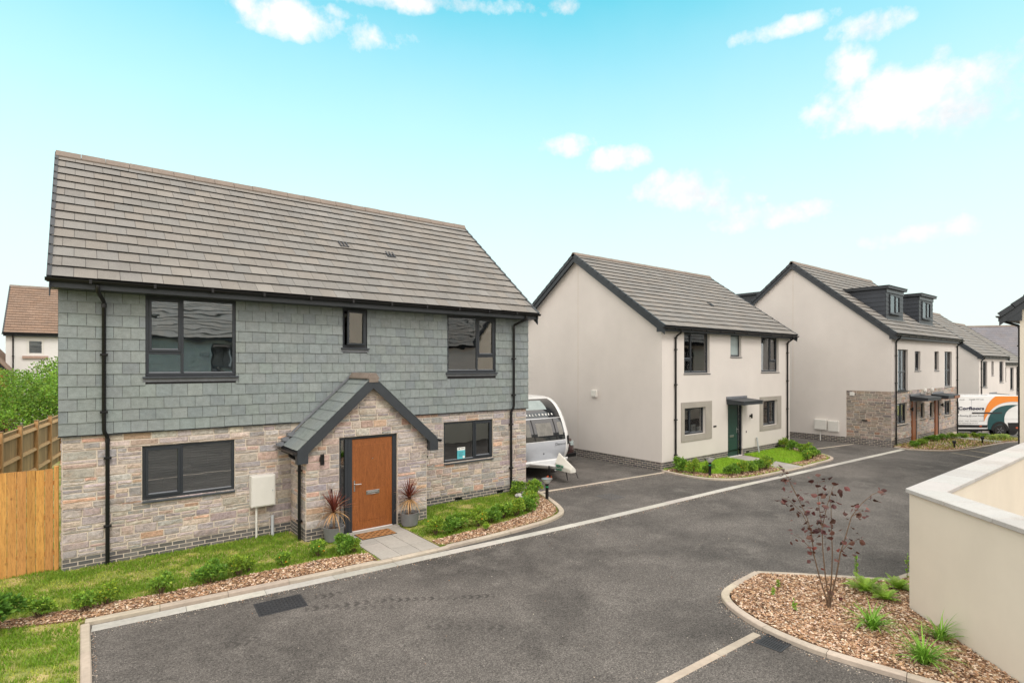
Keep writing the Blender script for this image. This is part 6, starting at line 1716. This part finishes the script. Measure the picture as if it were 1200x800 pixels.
    q = MB(); q.box(-3.8, y0 + .15, .28, 1.3, y1 - .15, .46); q.tube([(1.0, y0 + .25, .30), (1.0, y0 + .75, .30)], .27, 16); q.build('underbody', 'black', t)
    flat('reflector', [c(1000, 600), c(1040, 600), c(1040, 626), c(1000, 626)], .026, 'orange_red'); flat('reflector', [c(440, 578), c(475, 578), c(475, 598), c(440, 598)], .026, 'orange_red')
    q = MB(); a, b = c(330, 374), c(790, 392); q.box(a[0], ys(1.4) - .03, b[1], b[0], ys(1.4) - .004, a[1]); q.build('door_rail', 'iron', t)
    q = MB()
    for px in (325, 90): q.box(c(px, 0)[0] - .006, ys(1.9) - .006, .75, c(px, 0)[0] + .006, ys(2.3) + .01, 2.2)
    q.build('door_gap', 'grey_pl', t)
    q = MB()
    for pz in (225, 345, 470): z = c(0, pz)[1]; q.box(-3.2, ys(z) - .006, z - .008, Lr - .1, ys(z) + .004, z + .008)
    q.build('pressed_swage', 'white_paint', t)
    T = lambda body, px0, px1, py, size, mat, **k: text('lettering', body, size, mat, t, (c(px0, 0)[0], ys(c(0, py)[1]) - .016, c(0, py)[1]), width=(px1 - px0) * K, **k)
    T('Corfloors', 118, 516, 335, .25, 'navy', bold=.010, spacing=1.12)
    T('.co.uk', 135, 218, 185, .10, 'greyink'); T('01208 777 120', 292, 512, 185, .10, 'greyink')
    T('y flooring @ your home', 110, 512, 437, .14, 'greyink'); T('carpet  vinyl  laminate  wood', 106, 505, 512, .09, 'greyink'); T('free measuring service', 106, 415, 545, .085, 'greyink')
    g = MB(); g.prism([(-2.95, 2.28), (-3.42, 1.50), (-3.40, 1.47), (-2.9, 2.26)], y0 + .15, y1 - .15, 'y'); g.build('windscreen', 'dark_glass', t)
    flat('side_window', [(-3.2, 1.35), (-2.4, 1.35), (-2.4, 2.0), (-2.85, 2.0)], .006, 'dark_glass')
    q = MB(); q.box(-4.32, y0 + .1, .75, -4.28, y0 + .4, .95); q.box(-4.32, y1 - .4, .75, -4.28, y1 - .1, .95); q.build('headlight', 'glass_obs', t)
    q = MB(); q.box(Lr - .02, y0 + .02, .9, Lr + .015, y0 + .12, 1.3); q.box(Lr - .02, y1 - .12, .9, Lr + .015, y1 - .02, 1.3); q.build('tail_light', 'orange_red', t)
van()

# ================================================================== sky, sun, camera
F2 = (math.cos(math.radians(52.01)), math.sin(math.radians(52.01))); R2 = (F2[1], -F2[0])
SUN_AZ = math.radians(-97); SUN_EL = math.radians(50)      # azimuth measured from +x in the xy plane
def world():
    w = bpy.data.worlds.new('World'); S.world = w; w.use_nodes = True; t = w.node_tree; t.nodes.clear()
    out = N(t, 'ShaderNodeOutputWorld'); bg = N(t, 'ShaderNodeBackground', Strength=.1)
    sky = N(t, 'ShaderNodeTexSky', sky_type='NISHITA', sun_disc=False, sun_elevation=SUN_EL, sun_rotation=PI / 2 - SUN_AZ, air_density=1.0, dust_density=.6, ozone_density=1.0)
    tc = N(t, 'ShaderNodeTexCoord'); sp = N(t, 'ShaderNodeSeparateXYZ'); d = tc.outputs['Generated']; t.links.new(d, sp.inputs[0])
    X, Y, Z = sp.outputs
    base = mixc(t, 1., sky.outputs[0], SKYT, 'MULTIPLY')
    el = math_(t, 'ARCSINE', Z); az = math_(t, 'ARCTAN2', Y, X)
    # thin bright haze thickening to the horizon, and warm-white fill added overhead and behind, out of view
    hz = math_(t, 'SUBTRACT', 1., math_(t, 'POWER', math_(t, 'MULTIPLY', el, 1 / .58, clamp=True), 1.7), clamp=True)
    veil = ramp(t, nz(t, d, 2.2, 6, .6), .35, .75, (0,) * 3, (.10,) * 3)
    c = mixc(t, math_(t, 'MULTIPLY', hz, .97), base, (5.65, 5.85, 5.8))
    fw = math_(t, 'ADD', math_(t, 'MULTIPLY', X, F2[0]), math_(t, 'MULTIPLY', Y, F2[1]))
    over = math_(t, 'MAXIMUM', ramp(t, el, .60, .85), ramp(t, fw, -.15, .3, (1,) * 3, (0,) * 3))
    c = mixc(t, over, c, OVER)
    c = mixc(t, veil, c, (6.5, 6.6, 6.6))
    # cumulus, placed by azimuth and elevation
    n1 = nz(t, d, 9, 8, .62); n2 = nz(t, d, 26, 6, .6)
    best = None
    for (u, v, wx, wy, s) in CLOUDS:
        a, b = (u - 600) / 647.3, (428 - v) / 647.3
        dx, dy = F2[0] + a * R2[0], F2[1] + a * R2[1]; L = math.hypot(dx, dy)
        az0 = math.atan2(dy, dx); el0 = math.atan2(b, L); wa = wx / 647.3 / (1 + a * a); we = wy / 647.3 / (L * (1 + (b / L) ** 2))
        p = math_(t, 'MULTIPLY', math_(t, 'SUBTRACT', az, az0), 1 / wa); q = math_(t, 'MULTIPLY', math_(t, 'SUBTRACT', el, el0), 1 / we)
        e = math_(t, 'ADD', math_(t, 'MULTIPLY', p, p), math_(t, 'MULTIPLY', q, q))
        e = math_(t, 'MULTIPLY', math_(t, 'SUBTRACT', 1., math_(t, 'MULTIPLY', e, .5)), s)
        best = e if best is None else math_(t, 'MAXIMUM', best, e)
    nn = math_(t, 'ADD', math_(t, 'MULTIPLY', math_(t, 'SUBTRACT', n1, .5), 3.4), math_(t, 'MULTIPLY', math_(t, 'SUBTRACT', n2, .5), 2.4))
    k = ramp(t, math_(t, 'ADD', math_(t, 'MAXIMUM', best, -1.), nn), .05, 1.0, (0,) * 3, (.96,) * 3)
    shade = ramp(t, n1, .38, .56, (5.3, 5.55, 5.75), (6.7, 6.6, 6.6))
    c = mixc(t, k, c, shade)
    t.links.new(c, bg.inputs[0]); t.links.new(bg.outputs[0], out.inputs[0])
SKYT = (1.0, 2.65, 1.9)
OVER = (13.3, 12.35, 11.5)  # unseen warm-white part of the sky, added to neutralise the cyan light
CLOUDS = [(335, 20, 48, 18, .95), (490, 4, 80, 9, .6), (650, 10, 30, 10, .6), (440, 46, 25, 10, .35), (660, 172, 24, 10, .85), (725, 186, 28, 11, .9), (810, 222, 42, 20, .95), (850, 238, 30, 12, .9), (905, 252, 55, 10, .7),
          (915, 35, 40, 9, .65), (1015, 33, 38, 14, .85), (995, 80, 22, 30, .95), (1060, 112, 90, 30, 1.1), (1125, 130, 55, 26, 1.1), (1105, 65, 15, 12, .5), (1180, 85, 55, 34, .85), (1085, 275, 50, 9, .45), (860, 262, 28, 7, .5), (325, 0, 60, 6, .4)]
world()
sun = bpy.data.lights.new('sun', 'SUN'); sun.energy = .85; sun.angle = math.radians(14); sun.color = (1, .95, .88)
so = bpy.data.objects.new('sun', sun); COL.objects.link(so)
sd = Vector((math.cos(SUN_AZ) * math.cos(SUN_EL), math.sin(SUN_AZ) * math.cos(SUN_EL), math.sin(SUN_EL)))
so.rotation_euler = sd.to_track_quat('Z', 'Y').to_euler(); so.location = (0, -20, 30)
cam = bpy.data.cameras.new('camera'); co = bpy.data.objects.new('camera', cam); COL.objects.link(co); S.camera = co
co.location = (0, 0, 3.7); co.rotation_euler = (PI / 2, 0, math.radians(52.01) - PI / 2)
cam.sensor_width = 36; cam.lens = 36 * 647.3 / 1200; cam.shift_y = 28.2 / 1200; cam.clip_end = 3000; cam.clip_start = .05
S.view_settings.view_transform = 'Standard'; S.view_settings.look = 'None'; S.view_settings.exposure = .72; S.view_settings.gamma = 1.
S.render.engine = 'CYCLES'
S.cycles.transparent_max_bounces = 12; S.cycles.max_bounces = 8
